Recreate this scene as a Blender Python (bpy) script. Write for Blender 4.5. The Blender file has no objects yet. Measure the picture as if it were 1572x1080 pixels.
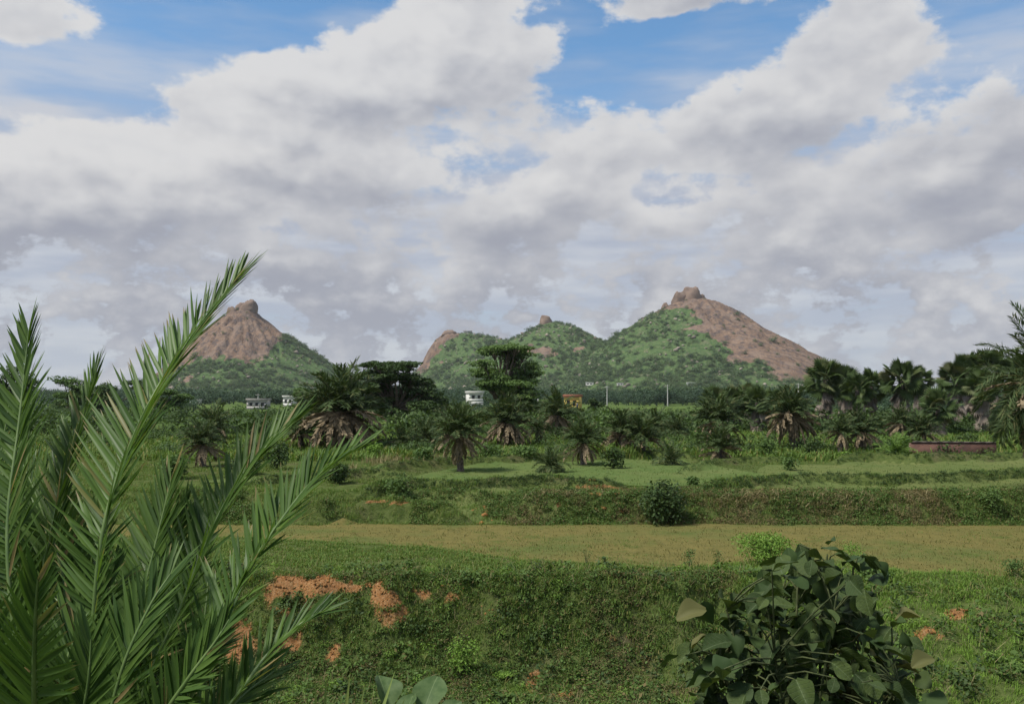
import bpy, math, random
import numpy as np
from mathutils import Vector, Matrix, Quaternion

sc = bpy.context.scene
col = sc.collection
rng = np.random.default_rng(7)
random.seed(7)

# ------------------------------------------------------------------ camera
F, CX, CY, YH, CZ = 1308.0, 786.0, 540.0, 605.0, 4.0      # focal length in photo pixels, centre, horizon row, eye height
PITCH = math.atan((YH - CY) / F)
cam = bpy.data.cameras.new('camera')
cam.sensor_fit = 'HORIZONTAL'
cam.angle = 2 * math.atan(CX / F)
cam.clip_start = 0.05
cam.clip_end = 60000
camo = bpy.data.objects.new('camera', cam)
col.objects.link(camo)
camo.location = (0, 0, CZ)
camo.rotation_euler = (math.pi / 2 + PITCH, 0, 0)
sc.camera = camo

# ------------------------------------------------------------------ light and exposure
SUN_EL, SUN_AZ = math.radians(56), math.radians(-118)      # azimuth clockwise from +Y: behind the viewer, to the left
sun = bpy.data.lights.new('sun', 'SUN')
sun.energy = 4.0
sun.angle = math.radians(9)
sun.color = (1.0, 0.95, 0.87)
suno = bpy.data.objects.new('sun', sun)
col.objects.link(suno)
sdir = Vector((math.sin(SUN_AZ) * math.cos(SUN_EL), math.cos(SUN_AZ) * math.cos(SUN_EL), math.sin(SUN_EL)))
suno.rotation_euler = sdir.to_track_quat('Z', 'Y').to_euler()
suno.location = (0, 0, 60)
vs = sc.view_settings
vs.view_transform = 'Standard'
vs.look = 'None'
vs.exposure = 0.28
vs.gamma = 1.0
vs.use_curve_mapping = False
sc.cycles.use_denoising = True
sc.cycles.max_bounces = 6
sc.cycles.transparent_max_bounces = 8
sc.cycles.volume_bounces = 0

# ------------------------------------------------------------------ node helpers
class S:
    """a socket with arithmetic"""
    nt = None
    def __init__(s, sock): s.s = sock
    @staticmethod
    def m(op, *a, clamp=False):
        n = S.nt.nodes.new('ShaderNodeMath'); n.operation = op; n.use_clamp = clamp
        for i, v in enumerate(a):
            if isinstance(v, S): S.nt.links.new(v.s, n.inputs[i])
            else: n.inputs[i].default_value = v
        return S(n.outputs[0])
    def __add__(s, o): return S.m('ADD', s, o)
    __radd__ = __add__
    def __sub__(s, o): return S.m('SUBTRACT', s, o)
    def __rsub__(s, o): return S.m('SUBTRACT', o, s)
    def __mul__(s, o): return S.m('MULTIPLY', s, o)
    __rmul__ = __mul__
    def __truediv__(s, o): return S.m('DIVIDE', s, o)
    def __rtruediv__(s, o): return S.m('DIVIDE', o, s)
    def sm(s, a, b, lo=0., hi=1.):
        n = S.nt.nodes.new('ShaderNodeMapRange'); n.interpolation_type = 'SMOOTHSTEP'
        S.nt.links.new(s.s, n.inputs[0])
        for i, v in zip((1, 2, 3, 4), (a, b, lo, hi)): n.inputs[i].default_value = v
        return S(n.outputs[0])
def node(t, **kw):
    n = S.nt.nodes.new(t)
    for k, v in kw.items(): setattr(n, k, v)
    return n
def link(a, b): S.nt.links.new(a.s if isinstance(a, S) else a, b)
def mixc(fac, a, b, blend='MIX'):
    n = node('ShaderNodeMix', data_type='RGBA', blend_type=blend)
    for sk, v in ((n.inputs[0], fac), (n.inputs[6], a), (n.inputs[7], b)):
        if isinstance(v, S): link(v, sk)
        elif hasattr(v, 'is_output'): link(v, sk)
        elif isinstance(v, (int, float)): sk.default_value = v
        else: sk.default_value = (v[0], v[1], v[2], 1)
    return S(n.outputs[2])
def noise(vec, scale, detail=4, rough=.55, dist=0., out=0):
    n = node('ShaderNodeTexNoise')
    if vec is not None: link(vec, n.inputs['Vector'])
    n.inputs['Scale'].default_value = scale; n.inputs['Detail'].default_value = detail
    n.inputs['Roughness'].default_value = rough; n.inputs['Distortion'].default_value = dist
    return S(n.outputs[out])
def comb(x, y, z):
    n = node('ShaderNodeCombineXYZ')
    for i, v in enumerate((x, y, z)):
        if isinstance(v, S): link(v, n.inputs[i])
        else: n.inputs[i].default_value = v
    return S(n.outputs[0])
def sep(v):
    n = node('ShaderNodeSeparateXYZ'); link(v, n.inputs[0])
    return [S(o) for o in n.outputs]

# ------------------------------------------------------------------ sky: Nishita blue with banks of cumulus over it
def skyang(px, py):
    dx, dz = (px - CX) / F, (YH - py) / F
    L = math.sqrt(1 + dx * dx + dz * dz)
    return math.atan2(dx, 1), dz / L
# cloud cover and thickness of the lit side, as seen over the plain (rows: elevation, columns: azimuth)
SKY_ROWS = [0, 60, 120, 180, 240, 300, 360, 430, 520]
COVER = [[.50, .56, .48, .10, .00, .00, .80, 1, .9, .40, .72, .78, .68, .78, .3, .1, .15],
         [.74, .76, .08, .00, .22, .48, 1, 1, 1, .72, .05, .05, .15, .75, .78, .25, .15],
         [.90, .34, .00, .25, .80, 1, 1, 1, .74, .50, .30, .35, .55, .90, .95, .40, .45],
         [.10, .00, .36, .88, 1, 1, .94, .80, .80, .78, .68, .70, .76, .90, .74, .40, .28],
         [.66, .74, .92, 1, 1, .97, .86, .70, .74, .84, .74, .72, .76, .80, .62, .54, .54],
         [1, 1, 1, 1, .90, .72, .58, .48, .72, .80, .50, .48, .72, .86, .80, .74, .74],
         [.84, .78, .74, .66, .62, .62, .68, .72, .74, .72, .58, .56, .75, .80, .80, .76, .78],
         [.66, .64, .70, .64, .70, .70, .66, .62, .67, .67, .62, .62, .69, .66, .61, .63, .65],
         [.68, .68, .65, .68, .66, .68, .67, .63, .67, .63, .67, .65, .65, .68, .67, .68, .68]]
BRIGHT = [[.6, .6, .6, .5, .5, .8, 1, .9, .75, .8, .35, .3, .35, .45, .5, .5, .5],
          [.7, .75, .6, .6, 1, 1, 1, .8, .7, .85, .5, .5, .5, .45, .75, .7, .6],
          [.65, .65, .8, 1, 1, .9, .75, .6, .5, .6, .65, .7, .65, .8, .85, .65, .7],
          [.5, .7, 1, 1, .85, .65, .50, .5, .6, .55, .7, .65, .7, .65, .6, .7, .6],
          [1, 1, 1, .9, .65, .45, .40, .55, .6, .5, .6, .5, .4, .4, .5, .5, .5],
          [.9, .85, .75, .55, .35, .35, .40, .55, .5, .4, .7, .6, .55, .6, .5, .45, .45],
          [.35, .3, .3, .4, .5, .55, .5, .4, .35, .4, .5, .5, .4, .4, .3, .3, .3],
          [.25, .4, .3, .3, .25, .25, .3, .4, .3, .4, .3, .4, .4, .35, .4, .4, .4],
          [.3, .3, .3, .3, .3, .25, .25, .3, .3, .3, .3, .35, .35, .35, .4, .45, .35]]
def build_world():
    w = bpy.data.worlds.new('World'); sc.world = w; w.use_nodes = True
    nt = w.node_tree; nt.nodes.clear(); S.nt = nt
    tc = node('ShaderNodeTexCoord')
    d0 = tc.outputs['Generated']
    x, y, z = sep(d0)
    zc = S.m('MAXIMUM', z, 0.0)
    q = comb(x, y, zc * 1.6)
    a0, a1 = skyang(0, 605)[0], skyang(1572, 605)[0]
    # small wobble so that the layout has no straight edges
    wob = noise(q, 9.0, 2, .5) - .5
    u = S.m('PINGPONG', S.m('ARCTAN2', x, y) - a0 + wob * .10, a1 - a0) / (a1 - a0)
    zz = z + wob * .05
    tot = None
    zs = [skyang(786, p)[1] for p in SKY_ROWS]
    cols = [(skyang(i * 98.25, 605)[0] - a0) / (a1 - a0) for i in range(17)]
    for i, (cr, br) in enumerate(zip(COVER, BRIGHT)):
        r = node('ShaderNodeValToRGB'); r.color_ramp.interpolation = 'B_SPLINE'
        el = r.color_ramp.elements
        while len(el) < 17: el.new(.5)
        for e, p, c_, b_ in zip(el, cols, cr, br):
            e.position = p; e.color = (c_, b_, 0, 1)
        link(u, r.inputs[0])
        # hat weight
        hi = zs[i - 1] if i else None; lo = zs[i + 1] if i + 1 < len(zs) else None
        if hi is None: wgt = zz.sm(lo, zs[i])
        elif lo is None: wgt = zz.sm(zs[i], hi, 1., 0.)
        else: wgt = S.m('MINIMUM', zz.sm(lo, zs[i]), zz.sm(zs[i], hi, 1., 0.))
        v = node('ShaderNodeVectorMath', operation='SCALE'); link(r.outputs[0], v.inputs[0]); link(wgt, v.inputs['Scale'])
        if tot is None: tot = v.outputs[0]
        else:
            ad = node('ShaderNodeVectorMath', operation='ADD'); link(tot, ad.inputs[0]); link(v.outputs[0], ad.inputs[1]); tot = ad.outputs[0]
    cov, bri, _ = sep(tot)
    n1 = noise(q, 8.0, 8, .61)
    n3 = noise(q, 8.0, 3, .5)
    puff = S.m('ABSOLUTE', noise(q, 26.0, 2, .45) - .5)
    off = node('ShaderNodeVectorMath', operation='ADD'); link(q, off.inputs[0]); off.inputs[1].default_value = (-.010, -.004, .032)
    n2 = noise(off.outputs[0], 8.0, 3, .5)
    # flat streaks of the high veil
    qv = comb(x + 3.1, y, zc * 5.5)
    nv = noise(qv, 4.5, 4, .55)
    sky = node('ShaderNodeTexSky', sky_type='NISHITA')
    sky.sun_disc = False; sky.sun_elevation = SUN_EL; sky.sun_rotation = SUN_AZ
    sky.altitude = 300; sky.air_density = 1.0; sky.dust_density = 0.4; sky.ozone_density = 1.0
    blue = mixc(1.0, sky.outputs[0], (.90, 1.25, 1.38), 'MULTIPLY')
    # thin high veil, thicker toward the horizon
    veil = (nv - .40) * 1.5 + z.sm(.18, .42, .95, -.05)
    veil = S.m('MINIMUM', S.m('MAXIMUM', veil, 0.), .94)
    vc = mixc(nv.sm(.4, .65), (3.55, 3.8, 4.55), (4.85, 4.95, 5.3))
    c = mixc(veil, blue, vc)
    n4 = noise(q, 19.0, 6, .62)
    lowk = z.sm(.07, .24, 1., 0.)
    D = cov * 1.5 - .86 + (n1 - .5) * 2.3 + puff * .45 + (n4 - .5) * (lowk * 1.7 + .45)
    lit = (bri - lowk * .13 + D.sm(.02, .42, .22, 0.) * (1. - lowk) + (n3 - n2) * 1.9 + (puff - .06) * .5 + (n1 - n3) * .5 + (n4 - .5) * (lowk * 1.2 + .5)).sm(-.05, 1.1)
    bc = mixc(lit, (2.8, 2.92, 3.42), (5.9, 5.86, 5.85))
    c = mixc((D.sm(-.07, .22) * (1. - lowk * .5) + D.sm(-.05, .20) * lowk * .5) * .96, c, bc)
    # below the horizon
    c = mixc(z.sm(-.03, -.002, 1., 0.), c, (2.6, 2.7, 2.9))
    w.cycles.sampling_method = 'MANUAL'; w.cycles.sample_map_resolution = 256
    bg = node('ShaderNodeBackground'); link(c, bg.inputs[0]); bg.inputs[1].default_value = 0.1
    out = node('ShaderNodeOutputWorld'); link(bg.outputs[0], out.inputs[0])
build_world()

# ------------------------------------------------------------------ helpers
def tag(o, label=None, cat=None, group=None, kind=None):
    if label: o['label'] = label
    if cat: o['category'] = cat
    if group: o['group'] = group
    if kind: o['kind'] = kind
    return o
def mesh(name, v, f, mat=None, smooth=False):
    me = bpy.data.meshes.new(name)
    v = np.asarray(v, dtype=np.float32).reshape(-1, 3)
    if isinstance(f, np.ndarray):
        n, k = f.shape
        me.vertices.add(len(v)); me.vertices.foreach_set('co', v.ravel())
        me.loops.add(n * k); me.loops.foreach_set('vertex_index', f.astype(np.int32).ravel())
        me.polygons.add(n); me.polygons.foreach_set('loop_start', np.arange(0, n * k, k, dtype=np.int32))
        me.update(calc_edges=True)
    else:
        me.from_pydata(v.tolist(), [], f); me.update()
    if smooth: me.shade_smooth()
    if mat is not None: me.materials.append(mat)
    return me
def put(name, me, parent=None, loc=None, rot=None, scl=None):
    o = bpy.data.objects.new(name, me); col.objects.link(o)
    if parent is not None: o.parent = parent
    if loc is not None: o.location = loc
    if rot is not None: o.rotation_euler = rot
    if scl is not None: o.scale = scl if hasattr(scl, '__len__') else (scl,) * 3
    return o
def empty(name, loc, rz=0.):
    o = bpy.data.objects.new(name, None); col.objects.link(o); o.location = loc; o.rotation_euler = (0, 0, rz)
    o.empty_display_size = .2
    return o
CP, SP = math.cos(PITCH), math.sin(PITCH)
def ray(px, py):
    a, b = (px - CX) / F, (CY - py) / F
    return Vector((a, CP - b * SP, SP + b * CP))
def at(px, py, Y):
    d = ray(px, py); return Vector((0, 0, CZ)) + d * (Y / d.y)
def gz(px, py, z):
    d = ray(px, py); return Vector((0, 0, CZ)) + d * ((z - CZ) / d.z)
def proj(x, y, z):
    dz = z - CZ
    fw = y * CP + dz * SP; up = -y * SP + dz * CP
    return CX + F * x / fw, CY - F * up / fw
def _h(ix, iy, seed):
    n = (ix * 374761393 + iy * 668265263 + seed * 1442695041) & 0xffffffff
    n = ((n ^ (n >> 13)) * 1274126177) & 0xffffffff
    return ((n ^ (n >> 16)) & 0xffff) / 65535.0
def vn(x, y, seed=0):
    x = np.asarray(x, float); y = np.asarray(y, float)
    ix, iy = np.floor(x).astype(np.int64), np.floor(y).astype(np.int64)
    fx, fy = x - ix, y - iy
    fx, fy = fx * fx * (3 - 2 * fx), fy * fy * (3 - 2 * fy)
    a, b = _h(ix, iy, seed), _h(ix + 1, iy, seed)
    c, d = _h(ix, iy + 1, seed), _h(ix + 1, iy + 1, seed)
    return (a + (b - a) * fx) * (1 - fy) + (c + (d - c) * fx) * fy
def fbm(x, y, oct=4, seed=0, gain=.5):
    s, amp, t = 0., 1., 0.
    for i in range(oct):
        s = s + amp * vn(x * 2 ** i, y * 2 ** i, seed + i * 17); t += amp; amp *= gain
    return s / t
def sstep(a, b, x):
    t = np.clip((x - a) / (b - a), 0, 1); return t * t * (3 - 2 * t)
def addattr(me, name, arr):
    a = me.attributes.new(name, 'FLOAT', 'POINT'); a.data.foreach_set('value', np.asarray(arr, np.float32).ravel())
def grid_faces(nr, nc):
    i = np.arange((nr - 1) * nc).reshape(nr - 1, nc)[:, :-1]
    return np.stack([i, i + 1, i + 1 + nc, i + nc], -1).reshape(-1, 4)

# ------------------------------------------------------------------ materials
def newmat(name):
    m = bpy.data.materials.new(name); m.use_nodes = True
    m.node_tree.nodes.clear(); S.nt = m.node_tree
    return m
def finish(color, rough=.7, trans=None, bump=None, spec=.1, bdist=.02, bstr=.5):
    b = node('ShaderNodeBsdfPrincipled')
    if isinstance(color, S): link(color, b.inputs['Base Color'])
    else: b.inputs['Base Color'].default_value = (*color, 1)
    if isinstance(rough, S): link(rough, b.inputs['Roughness'])
    else: b.inputs['Roughness'].default_value = rough
    b.inputs['Specular IOR Level'].default_value = spec
    if bump is not None:
        n = node('ShaderNodeBump'); link(bump, n.inputs['Height']); n.inputs['Distance'].default_value = bdist
        n.inputs['Strength'].default_value = bstr
        link(n.outputs[0], b.inputs['Normal'])
    o = node('ShaderNodeOutputMaterial')
    if trans:
        t = node('ShaderNodeBsdfTranslucent'); link(mixc(1., color, (1.3, 1.35, .55), 'MULTIPLY'), t.inputs[0])
        mx = node('ShaderNodeMixShader'); mx.inputs[0].default_value = trans
        link(b.outputs[0], mx.inputs[1]); link(t.outputs[0], mx.inputs[2]); link(mx.outputs[0], o.inputs[0])
    else: link(b.outputs[0], o.inputs[0])
def attr(name):
    return S(node('ShaderNodeAttribute', attribute_name=name).outputs['Fac'])
def pos():
    return node('ShaderNodeNewGeometry').outputs['Position']
def orand():
    return S(node('ShaderNodeObjectInfo').outputs['Random'])
def irand():
    return S(node('ShaderNodeNewGeometry').outputs['Random Per Island'])
def tco():
    return node('ShaderNodeTexCoord').outputs['Object']
def leafmat(name, a, b, c=None, trans=.22, rough=.6, spec=.12, oc=.5):
    """foliage colours a..b, differing from leaf to leaf and from plant to plant, with some of c"""
    m = newmat(name)
    r1, r2 = irand(), orand()
    f = r1 * (1 - oc) + r2 * oc
    k = mixc(f, a, b)
    if c is not None:
        k = mixc(S.m('FRACT', r1 * 7.31 + r2 * 3.7).sm(.8, .95), k, c)
    finish(k, rough, trans, spec=spec)
    return m
M = {}
M['palm_live'] = leafmat('palm_live', (0.040, 0.066, 0.026), (0.080, 0.118, 0.042), (0.13, 0.135, 0.055), .15)
M['palm_young'] = leafmat('palm_young', (0.090, 0.157, 0.034), (0.142, 0.229, 0.049), None, .2)
M['palm_dead'] = leafmat('palm_dead', (0.165, 0.128, 0.080), (0.31, 0.245, 0.155), (0.10, 0.08, 0.05), .08, .8, .1)
M['fan_live'] = leafmat('fan_live', (0.040, 0.068, 0.024), (0.088, 0.128, 0.042), (0.14, 0.15, 0.07), .15, .5)
M['fan_dead'] = leafmat('fan_dead', (0.156, 0.126, 0.102), (0.324, 0.276, 0.228), (0.084, 0.072, 0.060), .08, .85, .1)
M['leaf_dark'] = leafmat('leaf_dark', (0.036, 0.066, 0.023), (0.071, 0.109, 0.031), None, .2, .5, oc=.25)
M['leaf_mid'] = leafmat('leaf_mid', (0.063, 0.112, 0.032), (0.112, 0.177, 0.048), None, .22, .55, oc=.3)
M['leaf_bright'] = leafmat('leaf_bright', (0.105, 0.197, 0.032), (0.182, 0.289, 0.053), None, .25, .55, oc=.3)
M['leaf_far'] = leafmat('leaf_far', (.030, .060, .036), (.065, .105, .055), None, .18, .7, .2, oc=.6)
M['leaf_hill'] = leafmat('leaf_hill', (0.045, 0.088, 0.042), (0.115, 0.175, 0.070), (0.19, 0.20, 0.12), .18, .8, .15, oc=.75)
M['grass'] = leafmat('grass', (0.077, 0.138, 0.027), (0.140, 0.217, 0.043), (0.224, 0.210, 0.064), .25, .6, .2, oc=.5)
M['grass_bright'] = leafmat('grass_bright', (0.12, 0.215, 0.034), (0.19, 0.30, 0.05), None, .28, .6, .2, oc=.5)
M['grass_paddy'] = leafmat('grass_paddy', (0.088, 0.142, 0.038), (0.14, 0.19, 0.054), (0.18, 0.18, 0.075), .25, .6, .2, oc=.5)
M['grass_muddy'] = leafmat('grass_muddy', (0.132, 0.130, 0.044), (0.19, 0.168, 0.060), (0.12, 0.145, 0.042), .2, .7, .15, oc=.5)
M['grass_dry'] = leafmat('grass_dry', (.20, .17, .085), (.31, .26, .14), (.12, .11, .05), .15, .8, .1, oc=.5)
M['weed'] = leafmat('weed', (0.046, 0.088, 0.022), (0.108, 0.172, 0.040), (0.15, 0.12, 0.05), .2, .55, oc=.5)
M['weed_brown'] = leafmat('weed_brown', (0.077, 0.079, 0.030), (0.168, 0.138, 0.058), (0.238, 0.171, 0.090), .15, .75, .15, oc=.5)
def barkmat(name, a, b, sc_=9.):
    m = newmat(name); p = tco()
    n = noise(p, sc_, 5, .6, .5)
    finish(mixc(n.sm(.35, .65), a, b), .9, bump=n, bdist=.03, spec=.1); return m
M['bark'] = barkmat('bark', (.07, .055, .042), (.17, .14, .11))
M['bark_palm'] = barkmat('bark_palm', (.06, .05, .042), (.16, .135, .115), 14.)
M['stem'] = barkmat('stem', (.045, .06, .025), (.10, .115, .05), 14.)

# ------------------------------------------------------------------ the lie of the land
def gxs(*pts):                         # (px, py, z) -> arrays of world x, y
    w = [gz(*p) for p in pts]
    return np.array([p.x for p in w]), np.array([p.y for p in w])
BUNDS = []                              # (xs, ys, height, half width)
def bund(pts, h, w=.32, z=.78):
    xs, ys = gxs(*[(a, b, z) for a, b in pts])
    BUNDS.append((xs, ys, h, w))
bund([(560, 727), (600, 722), (700, 715), (800, 711), (900, 706), (1000, 703), (1075, 707)], .42, .5)
bund([(540, 756), (610, 750), (660, 748), (700, 751), (760, 745), (850, 743), (905, 749), (960, 748)], .34, .4)
bund([(1080, 755), (1150, 747), (1250, 741), (1350, 744), (1450, 741), (1572, 734), (1700, 730)], .40, .45)
bund([(1040, 727), (1090, 714), (1130, 710), (1210, 708)], .30, .35)
bund([(1280, 711), (1340, 707), (1400, 711), (1470, 709), (1572, 707), (1700, 706)], .46, .5)
bund([(400, 764), (520, 768), (600, 763), (680, 768), (740, 772)], .30, .35, .70)
bund([(380, 742), (470, 737), (560, 731), (640, 736)], .32, .35)
EX, EY = gxs((380, 826, 0), (480, 832, 0), (600, 839, 0), (700, 848, 0), (800, 861, 0), (900, 871, 0), (1000, 874, 0), (1150, 870, 0),
             (1300, 872, 0), (1400, 880, 0), (1572, 886, 0))
def field_edge(x): return np.interp(x, EX, EY) + (fbm(x * .9, x * 0, 3, 5) - .5) * .9
def bank2_foot(x): return 26.5 + (fbm(x * .5, x * 0 + 3, 3, 9) - .5) * .7
def H(x, y):
    x = np.asarray(x, float); y = np.asarray(y, float)
    emb = np.interp(y, [-30, 1.2, 2.4, 8.5, 10.5], [2.4, 2.4, 2.15, -1.3, -1.62])
    wob = fbm(x * .8, y * .25, 3, 1) - .5
    right = sstep(4.2, 6.2, x)
    foot = 16.7 * (1 - right) + 12.2 * right + wob * 1.0
    brink = 18.6 * (1 - right) + 18.8 * right + (fbm(x * 1.1, x * 0, 3, 3) - .5) * .9 * (1 - right * .5)
    t = np.clip((y - foot) / (brink - foot), 0, 1)
    st = t * t * (3 - 2 * t)
    st = st * .55 + .45 * sstep(.45, .95, t)
    st = st * (1 - right) + t * right
    z = -1.62 + 1.70 * st
    slope = np.clip(t * (1 - t) * 4, 0, 1)
    z = z + slope * ((fbm(x * 1.9, y * 1.9, 4, 21) - .5) * .55 + (fbm(x * 5, y * 5, 3, 22) - .5) * .16)
    z = z + (fbm(x * .9, y * .9, 4, 31) - .5) * .16 * sstep(10, 13, y) * (1 - sstep(20, 23, y))
    z = np.maximum(emb, z)
    # the near field lies just below its grassy edge
    e = field_edge(x)
    z = z - .10 * sstep(e - .35, e + .25, y) * sstep(17, 18.5, y)
    # second bank: one tall step on the right, two low ones on the left, a ramp between
    f2 = bank2_foot(x)
    ctr = np.exp(-((x + .35) / .55) ** 2)
    left = sstep(-.2, -.9, x)
    one = sstep(f2, f2 + 1.0, y)
    two = .45 * sstep(f2, f2 + .5, y) + .55 * sstep(f2 + 1.3, f2 + 2.1, y)
    ramp = sstep(f2 - .3, f2 + 3.2, y)
    up = one * (1 - left) + two * left
    up = up * (1 - ctr) + ramp * ctr
    z = z + .76 * up
    on = np.clip(up * (1 - up) * 4, 0, 1)
    z = z + on * ((fbm(x * 1.6, y * 1.6, 4, 41) - .5) * .34)
    # bunds between the paddies
    sel = (y > 26.5) & (y < 60)
    if sel.any():
        xs, ys = x[sel], y[sel]; add = np.zeros_like(xs)
        for bx, by, h, w in BUNDS:
            yc = np.interp(xs, bx, by) + (fbm(xs * .8, xs * 0 + h * 9, 3, 51) - .5) * .6
            ends = sstep(bx[0] - .3, bx[0] + .8, xs) * (1 - sstep(bx[-1] - .8, bx[-1] + .3, xs))
            k = w * np.sqrt(np.maximum(yc, 26) / 30)
            add = np.maximum(add, h * ends * np.exp(-np.abs((ys - yc) / k) ** 3) * (.75 + .5 * fbm(xs * 1.7, ys, 2, 55)))
            add = add + 0
        z = z.copy(); z[sel] += add
    z = z + .16 * sstep(42, 60, y) + (-1.25) * sstep(62, 210, y)
    z = z + (fbm(x * .22, y * .22, 4, 61) - .5) * .30 * sstep(38, 52, y) + (fbm(x * .02, y * .02, 3, 62) - .5) * 1.6 * sstep(80, 400, y)
    z = z + (fbm(x * 2.2, y * 2.2, 3, 63) - .5) * .05 * sstep(27.5, 29, y)
    return z
def Hs(x, y): return float(H(np.array([x]), np.array([y]))[0])
ys = [-14.]
while ys[-1] < 6000:
    y = ys[-1]
    st = .5 if y < 9 else .10 if y < 19.5 else .16 if y < 26 else .085 if y < 29.2 else .17 if y < 52 else max(.8, y * .03)
    ys.append(y + st)
ys = np.array(ys)
us = np.linspace(-1.05, 1.05, 340)
us = np.sign(us) * np.abs(us) ** 1.15
Yg = np.repeat(ys[:, None], len(us), 1)
Xg = us[None, :] * (Yg + 15 + 6)
Zg = H(Xg.ravel(), Yg.ravel()).reshape(Xg.shape)

# ground material: soil and low turf; red earth where the bank has broken away
DIRT = [(470, 898, 74, 13), (455, 906, 46, 18), (515, 899, 44, 11), (570, 905, 34, 10), (580, 920, 26, 30), (600, 945, 24, 16), (690, 912, 20, 15), (640, 918, 24, 12),
        (432, 912, 28, 34), (445, 985, 18, 16), (513, 1000, 11, 18), (752, 938, 20, 12), (948, 975, 19, 15), (1472, 940, 15, 11),
        (1420, 975, 18, 12), (822, 1045, 10, 16), (865, 1068, 16, 10), (360, 985, 34, 34), (665, 940, 10, 8),
        (745, 757, 26, 6), (915, 752, 40, 7), (840, 775, 26, 5), (790, 790, 16, 4), (700, 762, 20, 3), (600, 770, 40, 2.5)]
def dirt_mask(x, y, z):
    px, py = proj(x, y, z)
    m = np.zeros_like(px)
    jx = (fbm(x * 3, z * 6 + y, 4, 71) - .5) * 30; jy = (fbm(x * 3 + 9, z * 6 + y, 4, 72) - .5) * 22
    near = sstep(24, 22, y)
    for a, b, rx, ry in DIRT:
        q = ((px + jx * np.where(b > 800, 1, .4) - a) / rx) ** 2 + ((py + jy * np.where(b > 800, 1, .3) - b) / ry) ** 2
        m = np.maximum(m, sstep(1.3, .6, q))
    br = fbm(x * 3.2 + 5, y * 3.2 + z * 3, 5, 77, .62)
    return m * np.where(py > 800, np.maximum(sstep(.33, .50, br), sstep(.25, .36, br) * ((px < 640) & (py < 915))), 1.)
m = newmat('ground'); P = pos()
n0 = noise(P, .6, 5, .6); n1 = noise(P, 4.5, 5, .62); n2 = noise(P, 23., 4, .6)
g = mixc(n1.sm(.3, .7), (.055, .080, .022), (.10, .125, .040))
g = mixc(n0.sm(.5, .72), g, (.105, .095, .05))
far = S.m('MULTIPLY', sep(P)[1], 1.0).sm(46, 66)
fg = mixc(noise(P, .10, 5, .6).sm(.35, .65), (.068, .112, .034), (.115, .158, .045))
fg = mixc(noise(P, .035, 3, .5).sm(.5, .66), fg, (.065, .10, .035))
g = mixc(far, g, fg)
d = mixc(n1.sm(.3, .7), (.215, .100, .036), (.30, .152, .060))
d = mixc(n2.sm(.42, .7), d, (.36, .22, .11))
d = mixc(n0.sm(.48, .66) * .5, d, (.20, .10, .05))
c = mixc((attr('dirt') + (n2 - .5) * .5).sm(.35, .65), g, d)
finish(c, .95, bump=n1 * .6 + n2 * .4, bdist=.10, bstr=.9, spec=0.)
M['ground'] = m
V = np.stack([Xg, Yg, Zg], -1).reshape(-1, 3)
me = mesh('ground', V, grid_faces(*Xg.shape), m, True)
dm = np.zeros(len(V)); sel = (V[:, 1] > 11) & (V[:, 1] < 40)
dm[sel] = dirt_mask(V[sel, 0], V[sel, 1], V[sel, 2])
addattr(me, 'dirt', dm)
tag(put('ground', me), 'grassy terraced ground with broken red earth bank', kind='structure')

# flooded and grown-over paddies between the bunds, thin sheets on the ground
def fieldmat(name, a, b, c_, rough=.75):
    m = newmat(name); P = pos()
    n0, n1, n2 = noise(P, .35, 4, .55), noise(P, 2.2, 5, .62), noise(P, 17, 4, .65)
    k = mixc(n1.sm(.3, .7), a, b); k = mixc(n0.sm(.45, .7), k, c_)
    k = mixc(n2.sm(.5, .75) * .35, k, (.035, .045, .016)); k = mixc(noise(P, .9, 4, .6).sm(.56, .68) * .55, k, (c_[0] * .72, c_[1] * .85, c_[2] * .7))
    finish(k, rough, bump=n2, bdist=.03, spec=0.); return m
M['field_muddy'] = fieldmat('field_muddy', (.126, .114, .040), (.160, .138, .048), (.098, .118, .037))
M['field_green'] = fieldmat('field_green', (.080, .124, .038), (.108, .148, .046), (.122, .150, .052))
M['field_dull'] = fieldmat('field_dull', (.104, .130, .044), (.136, .152, .054), (.098, .130, .042))
def field(y0, y1, x0, x1, mat, label, nx=90, ny=26):
    xs = np.linspace(x0, x1, nx); t = np.linspace(0, 1, ny)
    tp = np.clip(np.minimum(xs - x0, x1 - xs) / 2.2, 0, 1) ** .5 * .96 + .04
    a, b = y0(xs), y1(xs); b = a + (b - a) * tp
    X = np.repeat(xs[None], ny, 0); Y = a[None] * (1 - t[:, None]) + b[None] * t[:, None]
    Z = H(X.ravel(), Y.ravel()).reshape(X.shape) + .03
    o = put('paddy_field', mesh('paddy_field', np.stack([X, Y, Z], -1), grid_faces(ny, nx), mat, True))
    return tag(o, label, kind='structure')
def bl(i, off): return lambda x: np.interp(x, BUNDS[i][0], BUNDS[i][1]) + off + (fbm(x * .9, x * 0 + i, 3, 81) - .5) * .4
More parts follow.
